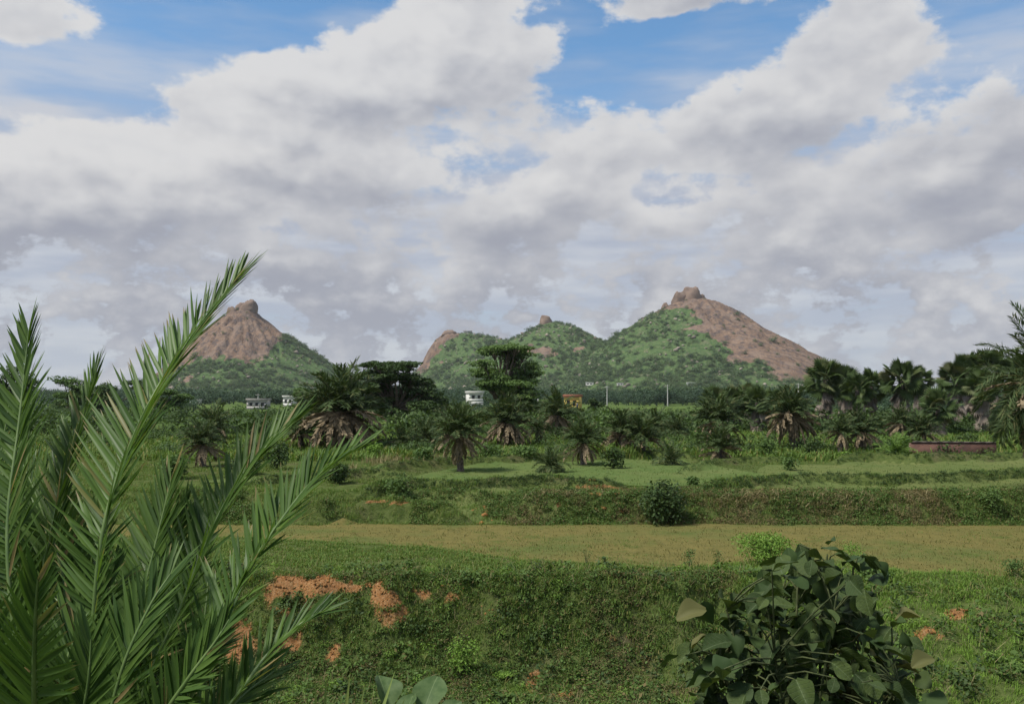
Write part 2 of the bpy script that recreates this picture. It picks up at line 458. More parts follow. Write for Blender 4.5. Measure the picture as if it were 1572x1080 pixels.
FIELDS = [(lambda x: field_edge(x) + .15, lambda x: bank2_foot(x) - .12, -16, 24, 'field_muddy', 'brownish muddy paddy field in front of the second bank'),
          (bl(1, .55), bl(0, -.7), -4.6, 10.5, 'field_green', 'smooth green paddy field behind the low bund'),
          (bl(2, .55), bl(4, -.7), 9.6, 31, 'field_dull', 'flat olive paddy field in front of the brick wall'),
          (lambda x: bank2_foot(x) + 1.7, bl(2, -.5), 6.2, 26, 'field_dull', 'narrow grassy paddy strip on top of the second bank'),
          (bl(5, .5), bl(1, -.55), -9.5, 1.5, 'field_dull', 'narrow stepped paddy strip left of the red earth heaps'),
          (bl(6, .5), lambda x: bl(6, .5)(x) + 2.6, -11.5, -4.6, 'field_green', 'small green plot behind the lowest arching frond')]
for a, b, x0, x1, mt, lb in FIELDS: field(a, b, x0, x1, M[mt], lb)

# ------------------------------------------------------------------ the hills
def peak(D, pts, apex, lift=0.):
    """pts: skyline in photo pixels; returns axis x, axis y and left/right profiles (r -> height)"""
    pts = sorted(pts)
    xa = (apex - CX) / F * D
    X = np.array([(p[0] - CX) / F * D for p in pts]); Z = np.array([(YH - p[1]) / F * D + CZ for p in pts])
    za = np.interp(xa, X, Z)
    l = X <= xa; r = X >= xa
    rl = np.concatenate([[0], (xa - X[l])[::-1]]); zl = np.concatenate([[za], Z[l][::-1]])
    rr = np.concatenate([[0], X[r] - xa]); zr = np.concatenate([[za], Z[r]])
    return xa, D, (rl, zl), (rr, zr)
def cone(pk, x, y, front=1.15):
    xa, ya, L, R_ = pk
    dx, dy = x - xa, y - ya
    dyy = dy * np.where(dy < 0, 1 / front, 1.0)
    r = np.sqrt(dx * dx + dyy * dyy) + 1e-6
    w = .5 + .5 * dx / r
    w = w * w * (3 - 2 * w)
    return np.interp(r, *L) * (1 - w) + np.interp(r, *R_) * w
D1, D2, D3 = 1150., 1330., 1150.
PKL = peak(D1, [(120, 640), (200, 612), (232, 592), (258, 574), (290, 541), (320, 511), (338, 492), (352, 484), (366, 477), (380, 475), (392, 478), (402, 488), (430, 509), (465, 531), (500, 555),
                (530, 572), (565, 591), (610, 614), (680, 640)], 375)
PKR = peak(D3, [(700, 640), (760, 612), (840, 580), (900, 543), (930, 524), (955, 506), (985, 488), (1010, 477), (1027, 468), (1050, 461), (1080, 460), (1108, 468), (1140, 489),
                (1170, 513), (1200, 531), (1225, 548), (1242, 558), (1275, 584), (1330, 612), (1400, 640)], 1060)
PM1 = peak(D2, [(560, 640), (600, 606), (632, 579), (648, 560), (658, 536), (668, 521), (680, 511), (700, 510), (722, 512), (750, 518), (785, 526), (850, 550), (930, 600), (980, 640)], 700)
PM2 = peak(D2 - 60, [(650, 640), (700, 590), (760, 533), (790, 518), (815, 505), (838, 496), (855, 496), (882, 501), (910, 516), (940, 535), (1000, 580), (1060, 640)], 842)
def rough(x, y, seed, a=1.):
    return ((fbm(x * .018, y * .018, 5, seed) - .5) * 14 + (fbm(x * .07, y * .07, 4, seed + 3) - .5) * 6) * a
def gully(x, y, pk, seed, a):
    th = np.arctan2(y - pk[1], x - pk[0]); r = np.hypot(x - pk[0], y - pk[1])
    g = np.abs(fbm(th * 9 + 40, r * .012, 4, seed) - .5) * 2
    return -(1 - np.clip(g * 2.2, 0, 1)) ** 2 * a * sstep(8, 50, r) * (1 - sstep(110, 200, r))
def hL(x, y):
    h = cone(PKL, x, y, 1.35)
    h = h + gully(x, y, PKL, 181, 7)
    return h + rough(x, y, 101) * sstep(4, 60, h) * np.clip(np.hypot(x - PKL[0], y - PKL[1]) / 60, .25, 1)
def hR(x, y):
    h = np.maximum(np.maximum(cone(PKR, x, y, 1.5), cone(PM1, x, y, 1.5)), cone(PM2, x, y, 1.7))
    h = h + gully(x, y, PKR, 185, 5) + gully(x, y, PM1, 187, 6)
    return h + rough(x, y, 131, 1.1 - .6 * sstep(PKR[0] - 10, PKR[0] + 40, x)) * sstep(4, 60, h) * np.clip(np.hypot(x - PKR[0], y - PKR[1]) / 90, .25, 1)
def rockL(px, py):
    b = np.interp(px, [240, 255, 300, 330, 360, 380, 400, 412, 420, 440, 452, 470], [590, 578, 549, 546, 552, 566, 568, 562, 532, 508, 500, 470])
    return b - py
def rockR(px, py):
    b = np.interp(px, [960, 985, 1010, 1050, 1075, 1092, 1105, 1122, 1150, 1200, 1240, 1275], [440, 482, 489, 484, 492, 512, 526, 544, 555, 566, 572, 560])
    m1 = np.interp(px, [625, 640, 652, 680, 692, 702, 712, 730], [556, 562, 558, 548, 528, 518, 500, 480])
    return np.where(px < 780, m1 - py, b - py)
m = newmat('hill'); P = pos()
st = node('ShaderNodeMapping'); link(P, st.inputs[0]); st.inputs['Scale'].default_value = (.14, .14, .014)
s1 = noise(st.outputs[0], 1.0, 5, .6); n1 = noise(P, .06, 6, .62); n2 = noise(P, .25, 5, .6)
rk = mixc(n1.sm(.35, .65), (.168, .112, .080), (.245, .168, .118))
rk = mixc(s1.sm(.48, .60) * .9, rk, (.10, .080, .075))
rk = mixc(n2.sm(.56, .72) * .6, rk, (.12, .09, .075))
ck = S.m('ABSOLUTE', noise(st.outputs[0], 2.2, 3, .5, .6) - .5).sm(.0, .022, 1., 0.)
rk = mixc(ck * .65, rk, (.07, .058, .052))
rk = mixc(noise(st.outputs[0], .45, 3, .5).sm(.5, .62) * .5, rk, (.24, .18, .14))
gr = mixc(n2.sm(.35, .65), (.060, .104, .040), (.098, .145, .054))
gr = mixc(n1.sm(.55, .70) * .7, gr, (.145, .155, .085))
gr = mixc(noise(P, .12, 4, .6).sm(.62, .72) * .6, gr, (.26, .19, .14))
k = mixc((attr('rock') + (n2 - .5) * .7).sm(.38, .62), gr, rk)
finish(k, .95, bump=n2 + s1 * .7, bdist=3.5, bstr=.8, spec=0.)
M['hill'] = m
def hill(name, hf, x0, x1, y0, y1, nx, ny, rockf, label):
    X, Y = np.meshgrid(np.linspace(x0, x1, nx), np.linspace(y0, y1, ny))
    Z = hf(X.ravel(), Y.ravel()).reshape(X.shape)
    edge = np.minimum(np.minimum(X - x0, x1 - X), np.minimum(Y - y0, y1 - Y))
    Z = np.where(edge < 1, -8, Z)
    Z = np.maximum(Z, -8)
    me = mesh(name, np.stack([X, Y, Z], -1), grid_faces(ny, nx), M['hill'], True)
    px, py = proj(X.ravel(), Y.ravel(), Z.ravel())
    jit = (fbm(X.ravel() * .03, Z.ravel() * .05, 4, 151) - .5) * 84 + (fbm(X.ravel() * .12, Z.ravel() * .14 + Y.ravel() * .1, 3, 152) - .5) * 22
    rk = sstep(-4, 5, rockf(px, py) + jit)
    if rockf is rockR:                       # bare slabs scattered through the saddle
        sl = fbm(X.ravel() * .022, Z.ravel() * .05, 4, 161)
        rk = np.maximum(rk, sstep(.60, .68, sl) * sstep(520, 530, py) * sstep(565, 550, py) * sstep(790, 820, px) * sstep(910, 890, px))
    rk = rk * sstep(-5, 10, Z.ravel())
    addattr(me, 'rock', rk)
    tag(put(name, me), label, kind='structure')
    return X.ravel(), Y.ravel(), Z.ravel(), rk
sx = lambda p, D: (p - CX) / F * D
HILL_A = hill('hill', hL, sx(150, D1), sx(650, D1), D1 - 330, D1 + 230, 190, 190, rockL, 'cone shaped hill with bare brown granite upper face, green foot')
HILL_B = hill('hill', hR, sx(560, D2), sx(1400, D3), D3 - 360, D2 + 260, 270, 230, rockR, 'long hill range with a bare reddish granite dome at its right end')
# summit boulders
m = newmat('boulder'); P = pos()
n1, n2 = noise(P, .10, 5, .6), noise(P, .4, 5, .65)
k = mixc(n1.sm(.35, .65), (.16, .115, .09), (.235, .17, .13)); k = mixc(n2.sm(.55, .7) * .7, k, (.10, .085, .075))
finish(k, .95, bump=n2, bdist=1.2, spec=.1); M['boulder'] = m
def boulder(px, py0, py1, w, Y, label, seed, depth=1., group=None):
    """a rock filling w x (py0..py1) photo pixels at distance Y"""
    n, mseg = 20, 28
    th = np.linspace(0, math.pi, n)[:, None]; ph = np.linspace(0, 2 * math.pi, mseg, endpoint=False)[None]
    d = np.stack([np.sin(th) * np.cos(ph), np.sin(th) * np.sin(ph), np.cos(th) + 0 * ph], -1)
    sq = np.sign(d) * np.abs(d) ** .72                 # blocky rather than round
    r = .70 + .66 * fbm(d[..., 0] * 1.7 + seed, d[..., 2] * 1.7 + d[..., 1] * 1.3, 4, 200 + seed) + .26 * (fbm(d[..., 0] * 6 + seed, d[..., 2] * 6 + d[..., 1] * 5, 3, 210) - .5)
    v = sq * r[..., None]
    v[..., :2] *= (1.12 - .40 * np.clip(v[..., 2:3] * .5 + .5, 0, 1))
    v[..., 0] += v[..., 2] * .18 * math.sin(seed * 2.1)
    v = v / np.abs(v).max((0, 1))
    c = at(px, (py0 + py1) / 2, Y)
    s = Y / F
    v = v * np.array([w / 2 * s, w / 2 * s * depth, (py1 - py0) / 2 * s])
    i = np.arange((n - 1) * mseg).reshape(n - 1, mseg); j = np.roll(i, -1, 1)
    f = np.stack([i, i + mseg, j + mseg, j], -1).reshape(-1, 4)
    base = np.array([0, 0, -v[..., 2].min()])
    o = put('boulder', mesh('boulder', (v + base).reshape(-1, 3), f, M['boulder'], True), loc=(c.x, c.y, c.z - base[2]))
    tag(o, label, 'boulder', group)
boulder(382, 459, 492, 30, D1 - 4, 'large rounded boulder crowning the cone shaped left hill', 1)
boulder(358, 470, 494, 20, D1 - 8, 'smaller dark boulder leaning on the left side of the left summit', 2)
boulder(370, 464, 492, 22, D1 - 2, 'middle boulder between the two others on the left summit', 12)
boulder(374, 483, 506, 44, D1 - 14, 'wide flat rock shelf just under the left summit boulders', 15)
boulder(1060, 438, 474, 34, D3 - 6, 'broad blocky boulder on top of the highest hill', 3)
boulder(1043, 447, 474, 24, D3 - 10, 'lower boulder at the left shoulder of the highest summit block', 7)
boulder(1073, 450, 476, 26, D3 - 4, 'sloping boulder at the right shoulder of the highest summit block', 9)
boulder(1021, 464, 476, 12, D3 - 6, 'tiny boulder perched left of the highest summit', 4)
boulder(838, 483, 506, 22, D2 - 64, 'square boulder standing on the middle hilltop', 5)
boulder(690, 506, 520, 26, D2 - 12, 'flat rock on the cliff top at the left end of the long range', 6)

# ------------------------------------------------------------------ plant shapes
def unit(v): return v / np.maximum(np.linalg.norm(v, axis=-1, keepdims=True), 1e-9)
def leaf_quads(c, n, d, L, W, bend=.0):
    """kite shaped leaves: centres c, normals n, directions d, lengths L, widths W -> verts, faces"""
    d = unit(d - n * (d * n).sum(-1, keepdims=True)); s = np.cross(n, d)
    L, W = np.asarray(L)[:, None], np.asarray(W)[:, None]
    v = np.stack([c - d * L * .5, c + s * W * .5 - n * L * bend, c + d * L * .5 - n * L * bend * 2, c - s * W * .5 - n * L * bend], 1)
    k = len(c)
    return v.reshape(-1, 3), np.arange(k * 4).reshape(k, 4)
def blob_leaves(r, centre, rad, n, L, flat=.0, fill=.55, wr=.55):
    """n leaves through an ellipsoid, denser toward its skin"""
    d = unit(r.normal(size=(n, 3)))
    t = r.uniform(fill ** 3, 1, n) ** (1 / 3.)
    c = np.asarray(centre) + d * t[:, None] * np.asarray(rad)
    nn = unit(d * .6 + r.normal(size=(n, 3)) * .55 + np.array([0, 0, .55 + flat]))
    dd = r.normal(size=(n, 3)) + np.array([0, 0, -.3])
    l = L * r.uniform(.6, 1.3, n)
    return leaf_quads(c, nn, dd, l, l * wr, .06)
def joinvf(parts):
    vs_, fs, o = [], [], 0
    for v, f in parts:
        vs_.append(v); fs.append(f + o); o += len(v)
    return np.concatenate(vs_), np.concatenate(fs)
def tube(pts, rad, seg=6):
    """open tube along pts with radii rad"""
    pts = np.asarray(pts, float); rad = np.asarray(rad, float)
    t = unit(np.gradient(pts, axis=0))
    ref = np.array([0., 0., 1.]) if abs(t[0][2]) < .9 else np.array([1., 0., 0.])
    a = unit(np.cross(t, ref)); b = np.cross(t, a)
    ph = np.linspace(0, 2 * math.pi, seg, endpoint=False)
    v = pts[:, None] + rad[:, None, None] * (np.cos(ph)[None, :, None] * a[:, None] + np.sin(ph)[None, :, None] * b[:, None])
    i = np.arange((len(pts) - 1) * seg).reshape(-1, seg); j = np.roll(i, -1, 1)
    return v.reshape(-1, 3), np.stack([i, j, j + seg, i + seg], -1).reshape(-1, 4)
def rr(seed): return np.random.default_rng(seed)

# date palm frond, one unit long along +X, arching toward -Z
def frond_vf(seed, droop, curl=0., nl=34, ll=.30, vee=.5, lw=.034, ragged=.0, rad=.013, fwk=1.):
    r = rr(seed)
    t = np.linspace(0, 1, 9)
    ang = -droop * t ** 1.3 - curl * t ** 3
    dx, dz = np.cos(ang), np.sin(ang)
    X = np.concatenate([[0], np.cumsum((dx[1:] + dx[:-1]) / 2 / 8)]); Zz = np.concatenate([[0], np.cumsum((dz[1:] + dz[:-1]) / 2 / 8)])
    sw = np.cumsum(r.normal(0, .012, 9))
    pts = np.stack([X, sw, Zz], -1)
    parts = [tube(pts, np.linspace(rad, .003, 9), 3)]
    tt = np.linspace(.13, .99, nl)
    for side in (-1, 1):
        u = np.clip(tt + r.normal(0, .008, nl), .1, 1)
        keep = r.uniform(size=nl) > ragged
        u = u[keep]; n = len(u)
        p = np.stack([np.interp(u, t, pts[:, k]) for k in range(3)], -1)
        a = np.interp(u, t, ang)
        T = np.stack([np.cos(a), 0 * a, np.sin(a)], -1); N = np.stack([-np.sin(a), 0 * a, np.cos(a)], -1); B = np.array([[0, 1., 0]]) * side
        fw = np.interp(u, [0, .2, 1], [.5, .75, 1.6]) * r.uniform(.75, 1.3, n) * fwk
        d = unit(T * fw[:, None] + B + N * (vee * r.uniform(.5, 1.5, n))[:, None] - np.array([0, 0, 1.]) * (ragged * r.uniform(.3, 1.6, n))[:, None])
        L = ll * np.interp(u, [0, .15, .4, .8, 1], [.35, .8, 1, .8, .4]) * r.uniform(.85, 1.15, n)
        nn = unit(N + r.normal(0, .35, (n, 3)))
        parts.append(leaf_quads(p + d * L[:, None] * .5, nn, d, L, np.full(n, lw), .02))
    return joinvf(parts)
LIVE = [mesh('frond', *frond_vf(300 + i, dr, cu), M['palm_live']) for i, (dr, cu) in enumerate([(.25, .2), (.5, .3), (.8, .3), (1.15, .4), (.65, .6), (1.4, .3)])]
YOUNG = [mesh('frond', *frond_vf(320 + i, dr, .3), M['palm_young']) for i, dr in enumerate([.35, .7, 1.1])]
FINE = [mesh('frond', *frond_vf(330 + i, dr, cu, 62, .25, .35, .015), M['palm_live']) for i, (dr, cu) in enumerate([(.3, .3), (.6, .4), (.9, .5), (1.2, .4), (1.5, .4)])]
DEAD = [mesh('dead_frond', *frond_vf(340 + i, dr, .2, 28, .20, .1, .045, .22, .024, 2.2), M['palm_dead']) for i, dr in enumerate([.5, .9, 1.2, .7])]
def palm_trunk(name, h, r0, mat, seed, rough_=.18):
    n = 14; z = np.linspace(-.15, h, n); r = rr(seed)
    R_ = np.interp(z, [0, h * .15, h], [r0 * 1.35, r0, r0 * .95])
    pts = np.stack([np.cumsum(r.normal(0, .012 * h / n * 6, n)), np.cumsum(r.normal(0, .012 * h / n * 6, n)), z], -1)
    v, f = tube(pts, R_, 10)
    v = v + r.normal(0, r0 * rough_, v.shape) * np.array([1, 1, .3])
    return mesh(name, v, f, mat), pts[-1]
def place(o, direction, roll=0.):
    d = Vector(direction).normalized()
    up = Vector((0, 0, 1)); s = up.cross(d)
    if s.length < 1e-3: s = Vector((0, 1, 0))
    s.normalize(); n = d.cross(s)
    m = Matrix((d, s, n)).transposed().to_4x4() @ Matrix.Rotation(roll, 4, 'X')
    return m
def date_palm(label, px, base, top, width, nlive=34, ndead=18, trunk=None, z=None, young=False, seed=0, span=None, fine=False, Y=None, skirt=1.0, group='date palms along the fields'):
    if Y is None:
        zg = .85
        for _ in range(4):
            p = gz(px, base, zg); zg = Hs(p.x, p.y)
    else:
        p = at(px, base, Y); zg = Hs(p.x, p.y) if z is None else z
    s = p.y / F
    hgt = CZ + (YH - top) * s - zg
    R_ = width / 2 * s
    ch = max(hgt - R_ * (.98 if ndead < 12 else .80), hgt * .12)                         # height of the growing point
    o = empty('date_palm', (p.x, p.y, zg)); tag(o, label, 'palm', group)
    r = rr(500 + seed)
    o.rotation_euler = (r.normal(0, .06), r.normal(0, .06), r.uniform(0, 6.28)); nlive = int(nlive * r.uniform(.8, 1.1))
    tm, tp = palm_trunk('trunk', ch, max(.13, R_ * .10), M['bark_palm'], 600 + seed)
    put('trunk', tm, o)
    c = Vector(tp)
    for i in range(nlive):
        q = (i + .5) / nlive
        el = math.radians(88 - (span or (70 if ndead >= 12 else 104)) * q ** .8) + r.normal(0, .09)
        a = i * 2.39996 + r.normal(0, .15)
        d = (math.cos(el) * math.cos(a), math.cos(el) * math.sin(a), math.sin(el))
        pool = FINE if fine else YOUNG if young else LIVE
        me = pool[min(len(pool) - 1 - (3 if ndead >= 12 and not young else 0), int(q * len(pool) * .95 + r.uniform(0, .9)))]
        f = put('frond', me, o); L = R_ * r.uniform(.92, 1.16) * (1.05 - .1 * q)
        f.matrix_local = Matrix.Translation(c) @ place(f, d, r.normal(0, .3)) @ Matrix.Scale(L, 4)
    for i in range(ndead):
        el = math.radians(20 - 70 * r.uniform() ** .8)
        a = i * 2.39996 + r.normal(0, .2)
        d = (math.cos(el) * math.cos(a), math.cos(el) * math.sin(a), math.sin(el))
        f = put('dead_frond', DEAD[i % 4], o); L = min(R_ * r.uniform(.85, 1.12) * skirt, (ch + .1) / max(.3, math.sin(-el) * .9 + .45) + .1)
        f.matrix_local = Matrix.Translation(c) @ place(f, d, r.normal(0, .5)) @ Matrix.Scale(max(L, .3), 4)
    return o

# palmyra: fan leaves on stalks
def fan_vf(seed, dead=False, n=20):
    r = rr(seed); parts = [tube([[0, 0, 0], [.28, 0, .0], [.52, 0, -.02 if not dead else -.08]], [.014, .011, .008], 3)]
    a = np.linspace(-2.3, 2.3, n + 1); ids = []
    hub = np.array([.52, 0, 0.])
    v = [hub]; f = []
    for i in range(n):
        a0, a1 = a[i], a[i + 1]; am = (a0 + a1) / 2
        rad = .48 * (.72 + .28 * math.cos(am / 2.3 * 1.2)) * r.uniform(.9, 1.08)
        k = -.10 - .25 * r.uniform() if not dead else -.4 - .6 * r.uniform()
        def pt(ang, q, lift):
            x = math.cos(ang) * q; y = math.sin(ang) * q
            zz = lift - abs(y) * (.22 if not dead else .9) + k * (q ** 3) * 1.4
            if dead: y *= .45
            return hub + np.array([x, y, zz])
        b = len(v)
        v += [pt(a0, rad * .62, -.012), pt(am, rad * .62, .022), pt(a1, rad * .62, -.012), pt(am, rad, .0)]
        f += [[0, b, b + 1], [0, b + 1, b + 2], [b, b + 3, b + 1], [b + 1, b + 3, b + 2]]
    tv, tf = parts[0]
    vv = np.concatenate([tv, np.array(v)]); o = len(tv)
    return vv, [list(map(int, q)) for q in tf] + [[i + o for i in q] for q in f]
FAN = [mesh('fan_leaf', *fan_vf(360 + i), M['fan_live']) for i in range(4)]
FAND = [mesh('dead_leaf', *fan_vf(370 + i, True), M['fan_dead']) for i in range(3)]
def palmyra(label, px, base, top, width, Y, nlive=26, ndead=16, seed=0, skirt=1.6):
    p = at(px, base, Y); zg = Hs(p.x, p.y)
    s = Y / F; hgt = CZ + (YH - top) * s - zg; R_ = width / 2 * s
    ch = hgt - R_ * .95
    o = empty('palmyra_palm', (p.x, p.y, zg)); tag(o, label, 'palm', 'palmyra palms at the right')
    r = rr(700 + seed)
    o.rotation_euler = (r.normal(0, .03), r.normal(0, .04), r.uniform(0, 6.28))
    tm, tp = palm_trunk('trunk', ch, .16, M['bark_palm'], 800 + seed, .08); put('trunk', tm, o)
    c = Vector(tp)
    for i in range(nlive):
        q = (i + .5) / nlive
        el = math.radians(85 - 140 * q) + r.normal(0, .12); a = i * 2.39996 + r.normal(0, .25)
        d = (math.cos(el) * math.cos(a), math.cos(el) * math.sin(a), math.sin(el))
        f = put('fan_leaf', FAN[i % 4], o)
        f.matrix_local = Matrix.Translation(c) @ place(f, d, r.normal(0, .6)) @ Matrix.Scale(R_ * r.uniform(.9, 1.15), 4)
    for i in range(ndead):
        el = math.radians(-52 - 33 * r.uniform()); a = i * 2.39996 + r.normal(0, .2)
        d = (math.cos(el) * math.cos(a), math.cos(el) * math.sin(a), math.sin(el))
        f = put('dead_leaf', FAND[i % 3], o)
        f.matrix_local = Matrix.Translation(c - Vector((0, 0, R_ * (.1 + skirt * r.uniform() ** 1.3 * .75)))) @ place(f, d, r.normal(0, .5)) @ Matrix.Scale(R_ * r.uniform(.8, 1.1), 4)
    return o

# broadleaf tree: tapered trunk, limbs reaching to each clump, crown of single leaves
def tree(name, label, px, base, top, width, Y, clumps, nleaf, L, mat, seed, cat='tree', group=None, trunk_r=None, zbase=None, flat=.3):
    """clumps: (dx, dz, rx, rz) in parts of the half width / whole height"""
    p = at(px, base, Y); zg = Hs(p.x, p.y) if zbase is None else zbase
    s = Y / F; hgt = CZ + (YH - top) * s - zg; W = width / 2 * s
    o = empty(name, (p.x, p.y, zg)); tag(o, label, cat, group)
    r = rr(900 + seed)
    tr = trunk_r or hgt * .035
    parts, limbs = [], []
    fork = hgt * r.uniform(.28, .36)
    tp = np.array([[0, 0, -.2], [r.normal(0, .02) * hgt, 0, fork * .5], [r.normal(0, .03) * hgt, 0, fork]])
    limbs.append(tube(tp, [tr * 1.3, tr, tr * .85], 8))
    tot = sum(c[2] * c[2] * c[3] for c in clumps)
    for dx, dz, rx, rz in clumps:
        c = np.array([dx * W, r.normal(0, .38) * W, dz * hgt]); R3 = np.array([rx * W, rx * W * .9, rz * hgt])
        mid = (tp[-1] + c) / 2 + np.array([0, 0, -.06 * hgt]) + r.normal(0, .03, 3) * hgt
        limbs.append(tube([tp[-1], mid, c], [tr * .6, tr * .4, tr * .12], 5))
        n = int(nleaf * (rx * rx * rz) / tot) + 30
        # each clump is several smaller tufts so that sky shows between them
        for k in range(7):
            dd = unit(r.normal(size=3)); cc = c + dd * R3 * .62
            limbs.append(tube([c - (c - mid) * .3, (c + cc) / 2 + r.normal(0, .01, 3) * hgt, cc], [tr * .2, tr * .13, tr * .05], 4))
            parts.append(blob_leaves(r, cc, R3 * np.array([.55, .55, .5]) * r.uniform(.7, 1.15), n // 7, L, flat))
    v, f = joinvf(limbs); put('trunk', mesh('trunk', v, f, M['bark'], True), o)
    v, f = joinvf(parts); put('crown', mesh('crown', v, f, mat), o)
    return o
def shrub(name, label, px, base, top, width, mat, n, L, seed, Y=None, group=None, stems=7, cat='shrub', fill=.35, zoff=0.):
    if Y is None:
        zg = .8
        for _ in range(5):
            p = gz(px, base, zg); zg = Hs(p.x, p.y)
    else:
        p = at(px, base, Y); zg = Hs(p.x, p.y)
    s = p.y / F; hgt = CZ + (YH - top) * s - zg; W = width / 2 * s
    o = empty(name, (p.x, p.y, zg)); tag(o, label, cat, group)
    r = rr(1100 + seed); parts, st = [], []
    for k in range(stems):
        a = r.uniform(0, 6.28); q = r.uniform(.2, .8) if k else .05
        tip = np.array([math.cos(a) * W * q, math.sin(a) * W * q, hgt * (1 - q * q * .55) * r.uniform(.78, .95)])
        st.append(tube([[0, 0, -.05], tip * np.array([.35, .35, .5]), tip], [hgt * .012, hgt * .009, hgt * .004], 4))
        parts.append(blob_leaves(r, tip * np.array([.9, .9, .82]), np.array([W * .42, W * .42, hgt * .2]), n // stems // 2, L, .2, fill))
        parts.append(blob_leaves(r, tip * np.array([.75, .75, .45]), np.array([W * .45, W * .45, hgt * .3]), n // stems // 2, L, .2, fill))
    v, f = joinvf(st); put('stem', mesh('stem', v, f, M['stem']), o)
    v, f = joinvf(parts); put('foliage', mesh('foliage', v, f, mat), o)
    return o

# ------------------------------------------------------------------ uncountable growth, scattered by geometry nodes
def scatter(name, pts, rot, scl, protos, label, idx=None, cat=None):
    me = bpy.data.meshes.new(name); pts = np.asarray(pts, np.float32)
    me.vertices.add(len(pts)); me.vertices.foreach_set('co', pts.ravel())
    for nm, a in (('rot', rot), ('scl', scl)):
        t = me.attributes.new(nm, 'FLOAT_VECTOR', 'POINT'); t.data.foreach_set('vector', np.asarray(a, np.float32).ravel())
    t = me.attributes.new('pick', 'INT', 'POINT')
    t.data.foreach_set('value', np.asarray(rng.integers(0, len(protos), len(pts)) if idx is None else idx, np.int32))
    o = put(name, me); tag(o, label, cat, kind='stuff')
    g = bpy.data.node_groups.new(name, 'GeometryNodeTree')
    g.interface.new_socket('Geometry', in_out='INPUT', socket_type='NodeSocketGeometry')
    g.interface.new_socket('Geometry', in_out='OUTPUT', socket_type='NodeSocketGeometry')
    N_ = g.nodes.new; gi, go = N_('NodeGroupInput'), N_('NodeGroupOutput')
    ins = N_('GeometryNodeInstanceOnPoints'); g2i = N_('GeometryNodeGeometryToInstance')
    for pm in protos:
        oi = N_('GeometryNodeObjectInfo'); po = bpy.data.objects.new(name + '_source', pm)
        oi.inputs['Object'].default_value = po
        oi.inputs['As Instance'].default_value = False
        gg = N_('GeometryNodeGeometryToInstance'); g.links.new(oi.outputs['Geometry'], gg.inputs[0])
        protos_sockets.setdefault(name, []).append(gg.outputs[0])
    jn = N_('GeometryNodeJoinGeometry')
    for sk in reversed(protos_sockets[name]): g.links.new(sk, jn.inputs[0])
    def na(nm, ty):
        n = N_('GeometryNodeInputNamedAttribute'); n.data_type = ty; n.inputs[0].default_value = nm
        return n.outputs[0]
    g.links.new(gi.outputs[0], ins.inputs['Points']); g.links.new(jn.outputs[0], ins.inputs['Instance'])
    ins.inputs['Pick Instance'].default_value = True
    g.links.new(na('pick', 'INT'), ins.inputs['Instance Index'])
    e2r = N_('FunctionNodeEulerToRotation'); g.links.new(na('rot', 'FLOAT_VECTOR'), e2r.inputs[0])
    g.links.new(e2r.outputs[0], ins.inputs['Rotation']); g.links.new(na('scl', 'FLOAT_VECTOR'), ins.inputs['Scale'])
    g.links.new(ins.outputs[0], go.inputs[0])
    md = o.modifiers.new('scatter', 'NODES'); md.node_group = g
    return o
protos_sockets = {}
def tuft(seed, n, h, spread, w, bend, mat, name='tuft'):
    """grass tuft: n bent blades"""
    r = rr(seed); v, f = [], []
    for i in range(n):
        a = r.uniform(0, 6.28); b = np.array([math.cos(a), math.sin(a), 0]) ; s = np.array([-b[1], b[0], 0]) * w / 2
        p0 = np.array([r.normal(0, spread), r.normal(0, spread), -.02]); hh = h * r.uniform(.55, 1.15); k = bend * r.uniform(.3, 1.4)
        p1 = p0 + b * hh * k * .35 + np.array([0, 0, hh * .6]); p2 = p0 + b * hh * k + np.array([0, 0, hh * (1 - .3 * k)])
        o = len(v); v += [p0 - s, p0 + s, p1 + s * .8, p1 - s * .8, p2]; f += [[o, o + 1, o + 2, o + 3], [o + 3, o + 2, o + 4]]
    return mesh(name, np.array(v), f, mat)
def clump(seed, n, rad, hgt, L, mat, name='clump', fill=.1, flat=.3, wr=.55):
    r = rr(seed)
    v, f = joinvf([blob_leaves(r, (r.normal(0, rad * .35), r.normal(0, rad * .35), hgt * r.uniform(.35, .6)), (rad * r.uniform(.5, .8), rad * r.uniform(.5, .8), hgt * .5), n // 4, L, flat, fill, wr) for _ in range(4)])
    v[:, 2] = np.maximum(v[:, 2], 0)
    return mesh(name, v, f, mat)
def crownproto(seed, mat, n=420, L=.085, tall=1.):
    """a whole small tree one unit high"""
    r = rr(seed); parts = []
    k = 7
    for i in range(k):
        a = r.uniform(0, 6.28); q = r.uniform(.08, .36); z = r.uniform(.22, .80)
        parts.append(blob_leaves(r, (math.cos(a) * q, math.sin(a) * q, z * tall), np.array([.26, .26, .20]) * r.uniform(.75, 1.15), n // k, L, .3, .5))
    parts.append(tube([[0, 0, -.1], [.01, 0, .3], [0, 0, .6]], [.03, .022, .01], 4))
    v, f = joinvf(parts)
    return mesh('crown', v, f, mat)

